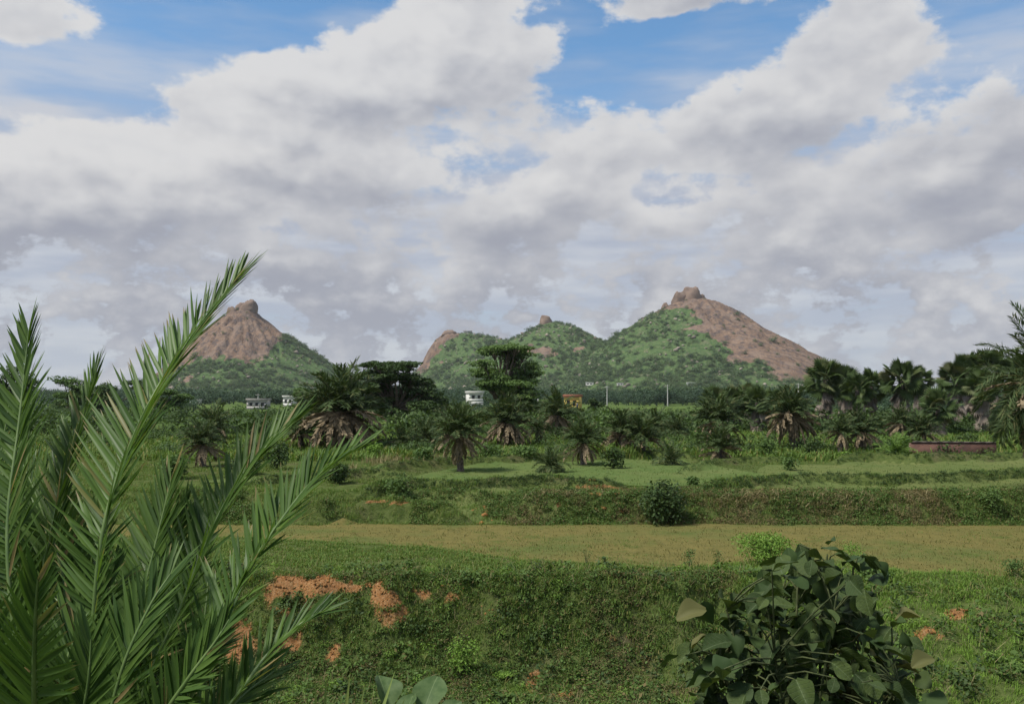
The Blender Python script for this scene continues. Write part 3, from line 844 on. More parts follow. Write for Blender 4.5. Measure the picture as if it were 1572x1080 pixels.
# ------------------------------------------------------------------ middle distance: palms, trees, shrubs
DP = [  # label, px, base, top, width, live, dead, kwargs
 ('biggest date palm with a heavy skirt of dead brown fronds by the dark spreading tree', 525, 692, 574, 132, 40, 46, dict(skirt=1.1)),
 ('date palm with pale dead fronds and shaggy foot at the edge of the green paddy', 707, 724, 630, 84, 36, 18, {}),
 ('date palm with fanned dead fronds directly below the tall layered tree', 778, 690, 612, 86, 34, 30, {}),
 ('dark date palm left of the yellow house', 855, 674, 608, 66, 30, 18, {}),
 ('lone date palm with few pale dead fronds in front of the far green meadow', 895, 714, 650, 68, 32, 14, {}),
 ('low trunkless date palm at the bund, right of the shaggy footed palm', 847, 725, 686, 56, 22, 2, {}),
 ('left palm of the close pair with pale trunks', 955, 703, 634, 70, 30, 10, {}),
 ('right palm of the close pair with pale trunks', 987, 704, 644, 68, 30, 12, {}),
 ('dark small date palm behind the close pair, left one', 1008, 676, 626, 52, 26, 4, {}),
 ('dark small date palm behind the close pair, right one', 1041, 678, 634, 50, 26, 4, {}),
 ('dark date palm behind the foreground fronds, below the left hill', 328, 680, 620, 66, 30, 6, {}),
 ('grey date palm with drooping fronds nearest behind the foreground fronds', 312, 716, 652, 68, 30, 12, {}),
 ('date palm in front of the left clump of palmyras', 1106, 690, 610, 84, 34, 12, {}),
 ('low yellowish date palm at the foot of the left palmyra clump', 1106, 710, 660, 66, 26, 12, {}),
 ('date palm with a full skirt of dead fronds between the two palmyra groups', 1218, 696, 600, 80, 36, 36, {}),
 ('grey drooping date palm under the palmyra row', 1326, 696, 632, 70, 30, 16, {}),
 ('bright green young date palm beside the brick wall', 1375, 705, 664, 62, 26, 6, dict(young=True)),
 ('low leafy date palm at the meadow edge, right of the close pair', 1030, 714, 676, 62, 24, 3, {}),
 ('hazy green date palm right of the yellow house', 893, 660, 627, 48, 22, 2, {}),
 ('squat date palm under the dark spreading tree', 655, 690, 640, 62, 26, 6, {}),
 ('dark bushy date palm between the biggest palm and the shaggy footed palm', 620, 690, 650, 54, 24, 4, {}),
 ('squat dark palm right of the palm with fanned dead fronds', 826, 684, 634, 46, 24, 6, {}),
 ('small palm half hidden left of the biggest date palm', 462, 690, 640, 60, 24, 8, {}),
 ('low palm among the palmyra trunks, left of the young bright palm', 1290, 700, 640, 52, 24, 10, {}),
 ('drooping palm in front of the palmyra with the bare trunk', 1420, 684, 640, 54, 26, 8, {}),
 ('dark palm under the middle of the palmyra row', 1385, 682, 626, 54, 26, 10, {}),
 ('faint date palm in the meadow below the utility poles', 985, 655, 628, 40, 20, 2, {}),
]
for i, (lb, px, b, t, w, nl, nd, kw) in enumerate(DP):
    date_palm(lb, px, b, t, w * 1.12, nl + 4, int(nd * 1.5), seed=i, **kw)
date_palm('large date palm with long drooping fronds cut by the right edge of the photo', 1622, 745, 480, 236, 74, 11, seed=60, Y=27.5, span=128, fine=True, group='date palms along the fields')
PM = [('leftmost palmyra of the left clump', 1098, 690, 592, 52, 66, 24, 14), ('second palmyra of the left clump', 1130, 690, 590, 54, 70, 26, 20),
      ('third palmyra of the left clump, with hanging grey dead leaves', 1160, 690, 590, 56, 64, 22, 34), ('right palmyra of the left clump, with shaggy dead leaves', 1186, 690, 594, 54, 66, 22, 34),
      ('thick palmyra with a long grey skirt at the left end of the row', 1268, 690, 550, 66, 68, 30, 34), ('palmyra second in the row, behind the thick one', 1298, 680, 558, 60, 76, 28, 18),
      ('palmyra third in the row, slightly lower than its neighbours', 1338, 680, 566, 54, 80, 26, 18), ('palmyra with dark trunk in the middle of the row', 1378, 680, 551, 66, 72, 30, 22),
      ('palmyra right of the middle of the row', 1412, 680, 560, 52, 84, 26, 12), ('shorter palmyra with a ragged skirt above the brick wall', 1438, 680, 594, 62, 62, 26, 36),
      ('palmyra with a bare straight trunk above the brick wall', 1466, 676, 552, 60, 70, 30, 24), ('tall palmyra left of the edge palm', 1494, 676, 540, 62, 76, 30, 16),
      ('tallest palmyra behind the edge palm', 1526, 676, 534, 64, 74, 30, 16), ('palmyra half hidden behind the edge palm', 1556, 676, 548, 60, 80, 28, 14),
      ('lower palmyra filling the gap after the thick one in the row', 1318, 680, 572, 54, 66, 24, 26), 
      ('palmyra low between the bare trunked one and the edge palm', 1508, 680, 566, 60, 64, 26, 24),
      ('palmyra at the far right, mostly behind the edge palm', 1580, 680, 540, 64, 78, 28, 16), ('palmyra behind the left clump, peeking over it', 1146, 690, 586, 50, 76, 24, 18),
      ('far palmyra with a thin pale trunk right of the dark spreading tree', 664, 660, 610, 36, 98, 20, 4), ('small far palmyra beside the thin trunked one', 686, 660, 612, 30, 104, 18, 4),
      ('far palmyra left of the thin trunked one', 645, 660, 612, 32, 108, 18, 4)]
for i, (lb, px, b, t, w, Y, nl, nd) in enumerate(PM): palmyra(lb, px, b, t, w * 1.04, Y, int(nl * 1.35), int(nd * 1.25), seed=i)

def pads(seed, n, prof, rx=(.22, .42), rz=(.05, .10)):
    r = rr(seed); out = []
    for i in range(n):
        z_ = r.uniform(.22, .97); w_ = np.interp(z_, *prof)
        out.append((r.uniform(-1, 1) * w_ * .8, z_, r.uniform(*rx), r.uniform(*rz)))
    return out
tree('broadleaf_tree', 'tall layered broadleaf tree rising before the hill range', 772, 650, 530, 140, 92,
     [(-.2, .94, .40, .05), (.2, .95, .40, .05), (.5, .88, .3, .05)] + [(c[0] * .85 + .1 if c[1] > .42 else abs(c[0]) * .8 + .1, *c[1:]) for c in pads(71, 44, ([.2, .4, .6, .8, 1.], [.8, .95, .8, .75, .6]))], 30000, .30, M['leaf_mid'], 1)
tree('broadleaf_tree', 'dark spreading tree with an open flat crown beside the biggest date palm', 606, 668, 556, 150, 80,
     [(-.3, .94, .28, .04), (.3, .95, .34, .04), (.02, .88, .3, .05)] + pads(72, 44, ([.2, .4, .6, .8, 1.], [.95, .95, .85, .7, .5])), 28000, .27, M['leaf_dark'], 2)
LT = [('dark rounded tree at the left edge behind the fronds', 30, 650, 566, 130, 110, 3), ('round topped tree second from the left edge', 108, 650, 578, 84, 130, 4),
      ('bushy tree between the upright frond and the arching frond', 172, 652, 584, 90, 125, 5), ('low tree left of the dark palm below the left hill', 262, 655, 596, 70, 130, 6),
      ('small dark tree at the foot of the dark spreading tree, right side', 700, 668, 620, 60, 100, 7), ('low tree right of the tall layered tree', 838, 655, 608, 50, 120, 8),
      ('small round tree alone in the far meadow', 915, 645, 612, 30, 150, 9), ('dark tree behind the biggest date palm, left side', 478, 660, 596, 66, 110, 10)]
for lb, px, b, t, w, Y, sd in LT:
    r = rr(1300 + sd)
    cl = [(r.uniform(-.55, .55), z_, r.uniform(.38, .55), .14) for z_ in (.9, .82, .74, .66, .58, .5, .42, .34)]
    tree('broadleaf_tree', lb, px, b, t, w, Y, cl, 6000, .36, M['leaf_dark'] if sd % 2 else M['leaf_mid'], 10 + sd)
SH = [('leafy_bush', 'dark glossy bush standing in front of the second bank', 1020, 806, 724, 76, 'leaf_dark', 2300, .115, 14),
      ('shrub', 'dark shrub below the tips of the lowest arching frond', 518, 742, 705, 62, 'leaf_dark', 900, .15, 7), ('shrub', 'feathery grey green shrub in the narrow terraces', 612, 757, 718, 52, 'leaf_mid', 900, .10, 9),
      ('shrub', 'round shrub on the meadow left of the shaggy footed palm', 650, 712, 682, 56, 'leaf_mid', 700, .15, 7), ('shrub', 'green shrub right of the shaggy footed palm', 752, 712, 676, 62, 'leaf_mid', 800, .15, 7),
      ('shrub', 'pale shrub between the fanned palm and the lone palm', 805, 712, 680, 56, 'leaf_mid', 700, .15, 7), ('shrub', 'bright shrub at the foot of the biggest date palm', 578, 704, 676, 48, 'leaf_bright', 600, .14, 7),
      ('shrub', 'dark shrub beneath the close pair of palms', 940, 706, 680, 46, 'leaf_dark', 600, .15, 7), ('shrub', 'bluish green shrub below the full skirted palm', 1175, 705, 668, 56, 'leaf_mid', 800, .14, 7),
      ('shrub', 'shrub in the tall grass below the full skirted palm', 1212, 722, 690, 38, 'leaf_mid', 500, .11, 7), ('shrub', 'small leafy shrub left of the mound near the brick wall', 1298, 706, 690, 32, 'leaf_bright', 350, .12, 6),
      ('shrub', 'shrub left of the palmyra trunks', 1250, 702, 672, 44, 'leaf_dark', 500, .15, 7), ('shrub', 'tiny shrub on the olive paddy', 1463, 757, 744, 20, 'leaf_mid', 220, .07, 5),
      ('shrub', 'feathery shrub at the bank edge by the right border', 1524, 765, 736, 44, 'leaf_mid', 700, .08, 8), ('shrub', 'dark shrub below the bare palmyra trunk', 1485, 682, 662, 40, 'leaf_dark', 450, .15, 6),
      ('shrub', 'yellow green shrub left of the low yellowish palm', 1072, 690, 652, 40, 'leaf_mid', 500, .15, 7), ('shrub', 'shrub under the fronds left of the grey palm', 262, 735, 690, 70, 'leaf_mid', 900, .14, 7),
      ('shrub', 'dark shrub right of the grey palm', 372, 728, 692, 60, 'leaf_dark', 800, .14, 7), ('shrub', 'dark shrub behind the arching frond, under the small half hidden palm', 425, 720, 672, 64, 'leaf_dark', 800, .15, 7),
      ('shrub', 'low shrub behind the dark glossy bush', 1064, 745, 728, 34, 'leaf_mid', 350, .1, 6), ('shrub', 'small weed shrub on the bund with red clods', 870, 757, 744, 26, 'leaf_dark', 260, .08, 5)]
for i, (nm, lb, px, b, t, w, mt, n, L, st) in enumerate(SH): shrub(nm, lb, px, b, t, w, M[mt], n, L, i, stems=st)
# sprigs growing out of the near field edge
SP_ = [('small upright weed at the muddy field edge, left of the bright shrub', 1058, 868, 832, 26, 'leaf_mid', 240, .045), ('thin forked weed at the muddy field edge near the photo centre', 900, 866, 834, 30, 'leaf_mid', 110, .035),
       ('spindly weed left of the bright shrub', 1103, 872, 834, 30, 'leaf_mid', 170, .04), ('bright green feathery shrub behind the big leaved plant', 1180, 884, 806, 130, 'leaf_bright', 3600, .06),
       ('bright weed right of the big leaved plant top', 1310, 884, 822, 60, 'leaf_bright', 700, .045), ('white flowering weed at the right border of the muddy field', 1556, 882, 848, 54, 'leaf_mid', 700, .05),
       ('bright green herb with narrow leaves in the middle of the bank', 712, 1040, 962, 70, 'leaf_bright', 800, .06), ('bright herb low on the bank right of the narrow leaved one', 770, 1064, 1020, 60, 'leaf_bright', 650, .05)]
for i, (lb, px, b, t, w, mt, n, L) in enumerate(SP_):
    Y = None
    shrub('weed', lb, px, b, t, w, M[mt], n, L, 40 + i, Y=(17.0 if b > 1000 else field_edge(np.array([(px - CX) / F * 20]))[0] - .15), stems=9 if w > 60 else 5, cat='weed', fill=.2)

# ------------------------------------------------------------------ foreground date palm
m = newmat('frond_near')
r1, r2 = irand(), orand()
P = tco(); lx, ly, lz = sep(P)
k = mixc(r2, (.042, .088, .019), (.108, .185, .038))
k = mixc(noise(P, 3., 3, .5).sm(.4, .7) * .5, k, (.055, .11, .024))
k = mixc((lx + r2 * .17).sm(.93, 1.08), k, (.22, .17, .08))                 # dry tips
wv = node('ShaderNodeTexWave', bands_direction='Y'); link(P, wv.inputs[0]); wv.inputs['Scale'].default_value = 60.; wv.inputs['Distortion'].default_value = .6
k = mixc(S(wv.outputs[1]).sm(.5, 1.) * .18, k, (.13, .22, .07))
k = mixc(S.m('FRACT', r2 * 13.7).sm(.965, .985) * .6, k, (.24, .20, .08)); finish(k, .45, .28, spec=.22); M['leaflet'] = m
m = newmat('leaflet_mass'); k = mixc(irand(), (.036, .078, .017), (.098, .168, .035)); k = mixc(S.m('FRACT', irand() * 17.3).sm(.97, .99), k, (.26, .20, .09)); finish(k, .45, .28, spec=.22); M['leaflet_mass'] = m
m = newmat('rachis'); k = mixc(noise(tco(), 6., 4, .6).sm(.3, .7), (.075, .13, .035), (.13, .19, .06)); finish(k, .45, spec=.4); M['rachis'] = m
def leaflet_mesh(seed):
    """unit blade along +X, folded along its midrib, width one in Y"""
    r = rr(seed); xs = [0, .12, .35, .6, .82, 1.0]; hw = [.12, .42, .5, .44, .28, .02]
    sag = r.uniform(-.04, .20); tw = r.uniform(-.5, .5); v = []
    for x, h in zip(xs, hw):
        z = -sag * x * x; t = tw * x
        for y, dz in ((-h, .0), (0, -.35 * h), (h, .0)):
            v.append((x, y * math.cos(t), z * 9 + dz + y * math.sin(t)))
    f = []
    for i in range(5):
        a = i * 3; f += [[a, a + 1, a + 4, a + 3], [a + 1, a + 2, a + 5, a + 4]]
    return mesh('leaflet', np.array(v), f, M['leaflet'], True)
LM = [leaflet_mesh(1400 + i) for i in range(8)]
def spline(pts, n):
    pts = np.asarray(pts, float); m_ = len(pts); out = []
    ext = np.concatenate([[2 * pts[0] - pts[1]], pts, [2 * pts[-1] - pts[-2]]])
    for t in np.linspace(0, m_ - 1 - 1e-6, n):
        i = int(t); u = t - i; p0, p1, p2, p3 = ext[i:i + 4]
        out.append(.5 * ((2 * p1) + (p2 - p0) * u + (2 * p0 - 5 * p1 + 4 * p2 - p3) * u * u + (3 * p1 - p0 - 3 * p2 + p3) * u ** 3))
    return np.array(out)
# rachis lines: photo points with a distance each; face: where the upper side looks; length of the longest leaflets
FR = [  # pts (px, py, Y), facing (x, y, z), leaflet length, first leaflet, pairs, vee
 ([(120, 1230, 3.5), (140, 1010, 3.45), (152, 860, 3.45), (172, 760, 3.5), (205, 672, 3.6), (245, 590, 3.7), (300, 510, 3.85), (345, 450, 3.95), (368, 424, 4.0)], (-.55, -.75, .35), .36, .22, 54, .35),
 ([(60, 1230, 3.6), (20, 950, 3.7), (12, 800, 3.8), (28, 660, 3.95), (38, 570, 4.05), (44, 508, 4.1)], (-.3, -.85, .4), .32, .25, 44, .4),
 ([(80, 1230, 3.7), (60, 950, 3.9), (85, 790, 4.0), (112, 690, 4.1), (135, 615, 4.2), (148, 570, 4.25)], (-.6, -.7, .3), .30, .3, 42, .4),
 ([(75, 1260, 3.0), (56, 1110, 2.75), (53, 1020, 2.6), (55, 940, 2.5), (58, 888, 2.45)], (.05, -.95, .30), .27, .10, 32, .12),
 ([(170, 1240, 3.4), (225, 1050, 3.45), (275, 940, 3.5), (310, 850, 3.55), (348, 768, 3.65), (400, 695, 3.75), (450, 645, 3.85)], (-.62, -.65, .42), .33, .20, 44, .4),
 ([(220, 1260, 3.2), (285, 1085, 3.15), (330, 980, 3.15), (370, 895, 3.2), (425, 808, 3.25), (480, 738, 3.3), (530, 698, 3.4), (552, 686, 3.42)], (-.6, -.6, .5), .27, .22, 42, .45),
 ([(250, 1270, 3.0), (320, 1130, 2.95), (370, 1060, 2.95), (410, 1005, 3.0), (455, 962, 3.05), (495, 938, 3.08)], (-.6, -.55, .55), .22, .2, 30, .45),
 ([(20, 1240, 3.9), (-40, 980, 4.1), (-30, 820, 4.2), (0, 700, 4.4), (14, 620, 4.5)], (.2, -.85, .4), .34, .2, 42, .4),
 ([(110, 1240, 3.8), (100, 1000, 4.0), (95, 880, 4.05), (60, 770, 4.15), (30, 700, 4.25)], (.3, -.8, .45), .36, .15, 46, .35),
 ([(150, 1240, 3.6), (190, 1040, 3.75), (215, 930, 3.8), (240, 830, 3.9), (262, 740, 4.0)], (-.4, -.8, .4), .34, .2, 44, .35),
 ([(190, 1250, 3.1), (240, 1120, 3.0), (290, 1040, 2.95), (330, 985, 2.95), (352, 950, 2.97)], (-.35, -.8, .45), .24, .15, 32, .35),
 ([(40, 1250, 3.3), (-30, 1080, 3.2), (-70, 960, 3.15), (-90, 880, 3.2)], (.5, -.8, .3), .34, .1, 38, .3),
 ([(140, 1260, 3.2), (165, 1120, 3.1), (190, 1020, 3.1), (230, 930, 3.15), (262, 880, 3.2)], (-.3, -.85, .4), .30, .12, 38, .3),
 ([(120, 1250, 3.9), (90, 1080, 4.1), (60, 960, 4.2), (30, 860, 4.3), (0, 790, 4.4)], (.3, -.8, .5), .36, .1, 44, .3),
 ([(60, 1260, 4.0), (10, 1080, 4.3), (-10, 960, 4.5), (10, 860, 4.6), (50, 780, 4.7)], (-.1, -.9, .4), .38, .1, 44, .3),
 ([(130, 1260, 4.0), (150, 1120, 4.3), (170, 1020, 4.4), (150, 930, 4.5), (110, 860, 4.6)], (.2, -.9, .4), .38, .1, 44, .3),
 ([(200, 1260, 3.8), (260, 1120, 4.0), (300, 1020, 4.1), (315, 940, 4.2), (320, 880, 4.3)], (-.2, -.9, .4), .32, .1, 40, .3),
 ([(230, 1260, 3.5), (310, 1140, 3.6), (370, 1070, 3.7), (420, 1030, 3.8)], (-.3, -.8, .5), .28, .1, 34, .3),
 ([(90, 1260, 3.2), (120, 1130, 2.95), (135, 1050, 2.9), (140, 980, 2.9)], (.0, -.95, .3), .27, .1, 32, .2),
 ([(120, 1250, 3.5), (110, 1120, 3.4), (100, 1030, 3.4), (130, 950, 3.45), (170, 900, 3.5)], (-.2, -.9, .4), .34, .1, 40, .3),
]
ra = rr(1590)
for _ in range(12):                                   # the fronds standing behind, filling the crown
    tx, ty, tY = ra.uniform(-120, 330), ra.uniform(760, 1000), ra.uniform(3.7, 4.7)
    FR.append(([(120 + ra.normal(0, 30), 1250, 3.6), (120 + (tx - 120) * .45 + ra.normal(0, 20), 1250 - (1250 - ty) * .55, 3.6 + (tY - 3.6) * .5), (120 + (tx - 120) * .75, 1250 - (1250 - ty) * .82, 3.6 + (tY - 3.6) * .8), (tx, ty, tY)],
               (ra.normal(0, .4), -.85, .45), ra.uniform(.3, .38), .1, 42, ra.uniform(.2, .45)))
base = at(120, 1290, 3.5)
palm = empty('date_palm', (base.x, base.y, Hs(base.x, base.y)))
tag(palm, 'large green date palm in the left foreground, fronds rising past the left hill', 'palm')
pb = np.array(palm.location)
tm, tp = palm_trunk('trunk', base.z - pb[2] + .1, .16, M['bark_palm'], 1500); put('trunk', tm, palm)
mass, cand = [], []
r = rr(1600)
for fi, (pts, face, LL, f0, npair, vee) in enumerate(FR):
    pts = [(120 + (pts[0][0] - 120) * .25, 1330, 3.5 + (pts[0][2] - 3.5) * .2)] + pts; f0 = f0 * .85 + .15
    W = spline([np.array(at(*p)) for p in pts], 46)
    org = W[0]
    v, f = tube(W - org, np.interp(np.linspace(0, 1, 46), [0, .15, 1], [.022, .013, .0028]), 6)
    fo = put('frond', mesh('frond', v, f, M['rachis'], True), palm, loc=org - pb)
    seg = np.concatenate([[0], np.cumsum(np.linalg.norm(np.diff(W, axis=0), axis=1))]); seg /= seg[-1]
    Tn = unit(np.gradient(W, axis=0)); face = unit(np.array(face, float))
    for side in (-1, 1):
        npair_ = int(npair * 2.0)
        for i in range(npair_):
            u = f0 + (1 - f0) * (i + r.uniform(-.3, .3) + (.5 if side > 0 else 0)) / npair_
            u = min(max(u, f0), .995)
            p = np.array([np.interp(u, seg, W[:, k]) for k in range(3)]); T = unit(np.array([np.interp(u, seg, Tn[:, k]) for k in range(3)]))
            Nn = unit(face - T * (face @ T)); B = np.cross(T, Nn) * side
            un = (u - f0) / (1 - f0)
            fw = np.interp(un, [0, .25, .7, 1], [.70, .82, 1.2, 3.0]) * r.uniform(.78, 1.25)
            d = unit(T * fw + B + Nn * vee * r.uniform(.1, 1.8))
            L = LL * .95 * np.interp(un, [0, .12, .4, .75, 1], [.5, .85, 1.0, .82, .55]) * r.uniform(.88, 1.1)
            n_ = unit(Nn - B * .35 + r.normal(0, .28, 3)); n_ = unit(n_ - d * (n_ @ d)); s_ = np.cross(n_, d)
            wd = r.uniform(.0145, .0205) * (1.0 if un < .8 else .8)
            mat4 = Matrix(((d[0] * L, s_[0] * wd, n_[0] * wd, p[0]), (d[1] * L, s_[1] * wd, n_[1] * wd, p[1]), (d[2] * L, s_[2] * wd, n_[2] * wd, p[2]), (0, 0, 0, 1)))
            mid = p + d * L * .5; qx, qy = proj(*mid)
            vis = (0 < qx < 1572) and (0 < qy < 1080)
            prio = (1 if vis else 0) * (2.2 if fi in (0, 3, 5) else 1.4 if fi in (4, 1, 6) else 1.2 if fi == 2 else 1) * L / mid[1]
            cand.append((prio, fi, fo, org, mat4, r.integers(0, 8)))
cand.sort(key=lambda c: -c[0])
lm_v = [np.array([v.co[:] for v in me.vertices]) for me in LM]
lm_f = np.array([list(p.vertices) for p in LM[0].polygons])
off = 0; mv, mf = [], []
for i, (pr, fi, fo, org, m4, k) in enumerate(cand):
    if i < 295:
        o = put('leaflet', LM[k], fo); o.matrix_local = Matrix.Translation(-Vector(org)) @ m4
    else:
        A = np.array(m4); vv = lm_v[k] @ A[:3, :3].T + A[:3, 3] - pb
        mv.append(vv); mf.append(lm_f + off); off += len(vv)
o = put('leaflets', mesh('leaflets', np.concatenate(mv), np.concatenate(mf), M['leaflet_mass'], True), palm); o['kind'] = 'stuff'

# ------------------------------------------------------------------ big leaved plant in the right foreground
m = newmat('big_leaf'); P = tco(); lx, ly, lz = sep(P); r2 = orand()
k = mixc(r2, (.034, .056, .018), (.078, .110, .032)); k = mixc(S.m('FRACT', r2 * 9.3).sm(.95, .98) * .6, k, (.085, .105, .035)); k = mixc(S.m('FRACT', r2 * 21.7).sm(.97, .985), k, (.085, .065, .035))
k = mixc(noise(P, 7., 4, .6).sm(.45, .7) * .55, k, (.045, .072, .028))
k = mixc(noise(P, 16., 2, .5).sm(.70, .74), k, (.05, .035, .018))            # blemishes
ay = S.m('ABSOLUTE', ly)
rib = ay.sm(.0, .022, 1., 0.)
sv = S.m('ABSOLUTE', S.m('FRACT', (lx - ay * .75) * 7.0) - .5).sm(.0, .09, 1., 0.) * .55
k = mixc(S.m('MAXIMUM', rib, sv) * .5, k, (.16, .21, .11))
finish(k, .6, .18, spec=.12, bump=sv * -1. + noise(P, 9., 3, .5) * .5, bdist=.02); M['big_leaf'] = m
def bigleaf(seed, cup):
    r = rr(seed); nx, ny = 9, 7; v = []
    ph = r.uniform(0, 6.28)
    for i in range(nx):
        t = i / (nx - 1); w = .40 * math.sin(math.pi * min(1, (t * .93 + .05)) ** 1.25) ** .8 + .012
        for j in range(ny):
            s = (j / (ny - 1) - .5) * 2; y = s * w
            z = cup * abs(y) * .9 - .28 * t * t * r.uniform(.95, 1.05) + .05 * math.sin(9 * t + ph) * s * s
            v.append((t, y, z))
    return mesh('leaf', np.array(v), grid_faces(nx, ny), M['big_leaf'], True)
BL = [bigleaf(1700 + i, c) for i, c in enumerate([.5, .8, .3, .65, .15, 1.0])]
def big_plant(label, px, py, Y, leaves, stems, seed, name='big_leaved_plant', pool=None, extra=0):
    """leaves: list of (px, py, Y, size_px, yaw, pitch)"""
    g = at(px, py, Y); zg = Hs(g.x, g.y)
    o = empty(name, (g.x, g.y, zg)); tag(o, label, 'plant'); r = rr(seed); b = np.array([g.x, g.y, zg])
    tips = [np.array(at(*s)) for s in stems]
    for tp_ in tips:
        a = tp_ - b; mid = a * np.array([.45, .45, .55]) + r.normal(0, .05, 3)
        v, f = tube(spline([np.array([r.normal(0, .05), r.normal(0, .05), -.05]), mid, a], 10), np.linspace(.016, .006, 10), 6)
        put('stem', mesh('stem', v, f, M['stem'], True), o)
    for (lx_, ly_, lY, sz, yaw, pit) in leaves:
        c = np.array(at(lx_, ly_, lY)); L = sz / F * lY
        d = np.array([math.cos(yaw) * math.cos(pit), math.sin(yaw) * math.cos(pit), math.sin(pit)])
        e = c - d * L * .45 - b
        near = min(tips, key=lambda t: np.linalg.norm(t - b - e)) - b
        # leaf stalk from the nearest stem
        q = near * min(1., max(.35, e[2] / max(near[2], .1) * .96))
        if np.linalg.norm(e - q) > .02:
            v, f = tube([q, (q + e) / 2 + np.array([0, 0, .03]), e], [.006, .005, .004], 5); put('stalk', mesh('stalk', v, f, M['stem'], True), o)
        lf = put('leaf', (pool or BL)[int(r.integers(0, 6))], o)
        lf.matrix_local = Matrix.Translation(Vector(e)) @ place(lf, d, r.normal(0, .45)) @ Matrix.Scale(L, 4)
    if extra:                                  # the inner leaves, too many and too hidden to tell apart
        mv_, mf_, of = [], [], 0
        for _ in range(extra):
            t = tips[int(r.integers(0, len(tips)))] - b; e = t * r.uniform(.5, 1.0) + r.normal(0, .13, 3); yaw, pit = r.uniform(0, 6.28), r.normal(-.2, .5)
            d = (math.cos(yaw) * math.cos(pit), math.sin(yaw) * math.cos(pit), math.sin(pit)); A = np.array(Matrix.Translation(Vector(e)) @ place(None, d, r.normal(0, .5)) @ Matrix.Scale(r.uniform(.09, .19), 4))
            q = BLV[int(r.integers(0, 6))]; mv_.append(q @ A[:3, :3].T + A[:3, 3]); mf_.append(BLF + of); of += len(q)
        lo = put('leaves', mesh('leaves', np.concatenate(mv_), np.concatenate(mf_), M['inner_leaf'], True), o); lo['kind'] = 'stuff'
    return o
BLV = [np.array([v.co[:] for v in q.vertices]) for q in BL]; BLF = np.array([list(q.vertices) for q in BL[0].polygons])
M['inner_leaf'] = leafmat('inner_leaf', (.030, .055, .020), (.070, .108, .034), (.12, .12, .045), .18)
r = rr(1800); LV = []
fixed = [(1115, 925, 5.3, 66, -1.9, .9), (1300, 858, 5.6, 60, -.2, -.35), (1335, 858, 5.6, 44, .1, -.5), (1105, 985, 5.2, 70, -2.7, .1), (1195, 925, 5.4, 52, -.4, .25), (1250, 862, 5.7, 50, -2.0, .5),
         (1220, 868, 5.6, 55, -1.6, -.9), (1275, 880, 5.6, 58, -1.4, -.8), (1240, 985, 5.1, 70, -1.2, -.4), (1315, 1010, 5.1, 80, -.7, -.3), (1185, 995, 5.1, 60, -2.4, -.5), (1375, 1000, 5.2, 64, .1, -.2),
         (1330, 1050, 4.9, 70, -1.0, -.5), (1230, 1060, 4.9, 70, -1.5, -.5), (1370, 1060, 5.0, 60, -.4, -.4), (1140, 1070, 5.0, 70, -2.3, -.4), (1165, 925, 5.5, 50, -2.4, -.3), (1250, 930, 5.3, 48, -1.3, .6)]
LV += fixed
while len(LV) < 292:
    a, q = r.uniform(0, 6.28), math.sqrt(r.uniform())
    x = 1235 + 178 * q * math.cos(a) * (1. if math.sin(a) > -.2 else .72); y = 1010 + 160 * q * math.sin(a)
    if y < 915 and (abs(x - 1255) > 85): continue
    Y = 5.5 + r.normal(0, .42)
    LV.append((x, y, Y, r.uniform(28, 62), r.uniform(-math.pi, math.pi) if r.uniform() < .5 else r.normal(-1.5, .9), r.normal(-.2, .42)))
LV = [(a_, b_, c_, d_ * .70, e_, f_) for a_, b_, c_, d_, e_, f_ in LV]
ST = [(1115, 935, 5.35), (1225, 860, 5.6), (1270, 850, 5.7), (1310, 870, 5.6), (1370, 985, 5.4), (1160, 930, 5.5), (1100, 1000, 5.3), (1330, 940, 5.5), (1200, 900, 5.8), (1280, 940, 5.3), (1380, 1050, 5.1), (1190, 1010, 5.1)]
big_plant('dark green plant with big rounded leaves in the right foreground', 1235, 1180, 5.5, LV, ST, 1801, extra=420)
m = newmat('round_leaf'); P = tco(); lx, ly, lz = sep(P)
k = mixc(noise(P, 5., 4, .6).sm(.3, .7), (.06, .105, .036), (.095, .145, .055)); k = mixc(S.m('ABSOLUTE', ly).sm(0., .02, 1., 0.) * .5, k, (.2, .26, .13)); finish(k, .55, .2, spec=.15)
RL = []
for q in BL:
    q = q.copy(); q.materials.clear(); q.materials.append(m); RL.append(q)
big_plant('low plant with two pale round leaves at the bottom edge', 620, 1180, 5.2,
          [(592, 1062, 5.2, 56, 1.9, .95), (658, 1066, 5.2, 64, 1.2, .9), (625, 1084, 5.1, 46, 1.5, .8), (690, 1090, 5.1, 44, .9, .7)], [(600, 1080, 5.2), (650, 1085, 5.2)], 1802, 'round_leaved_plant', RL)
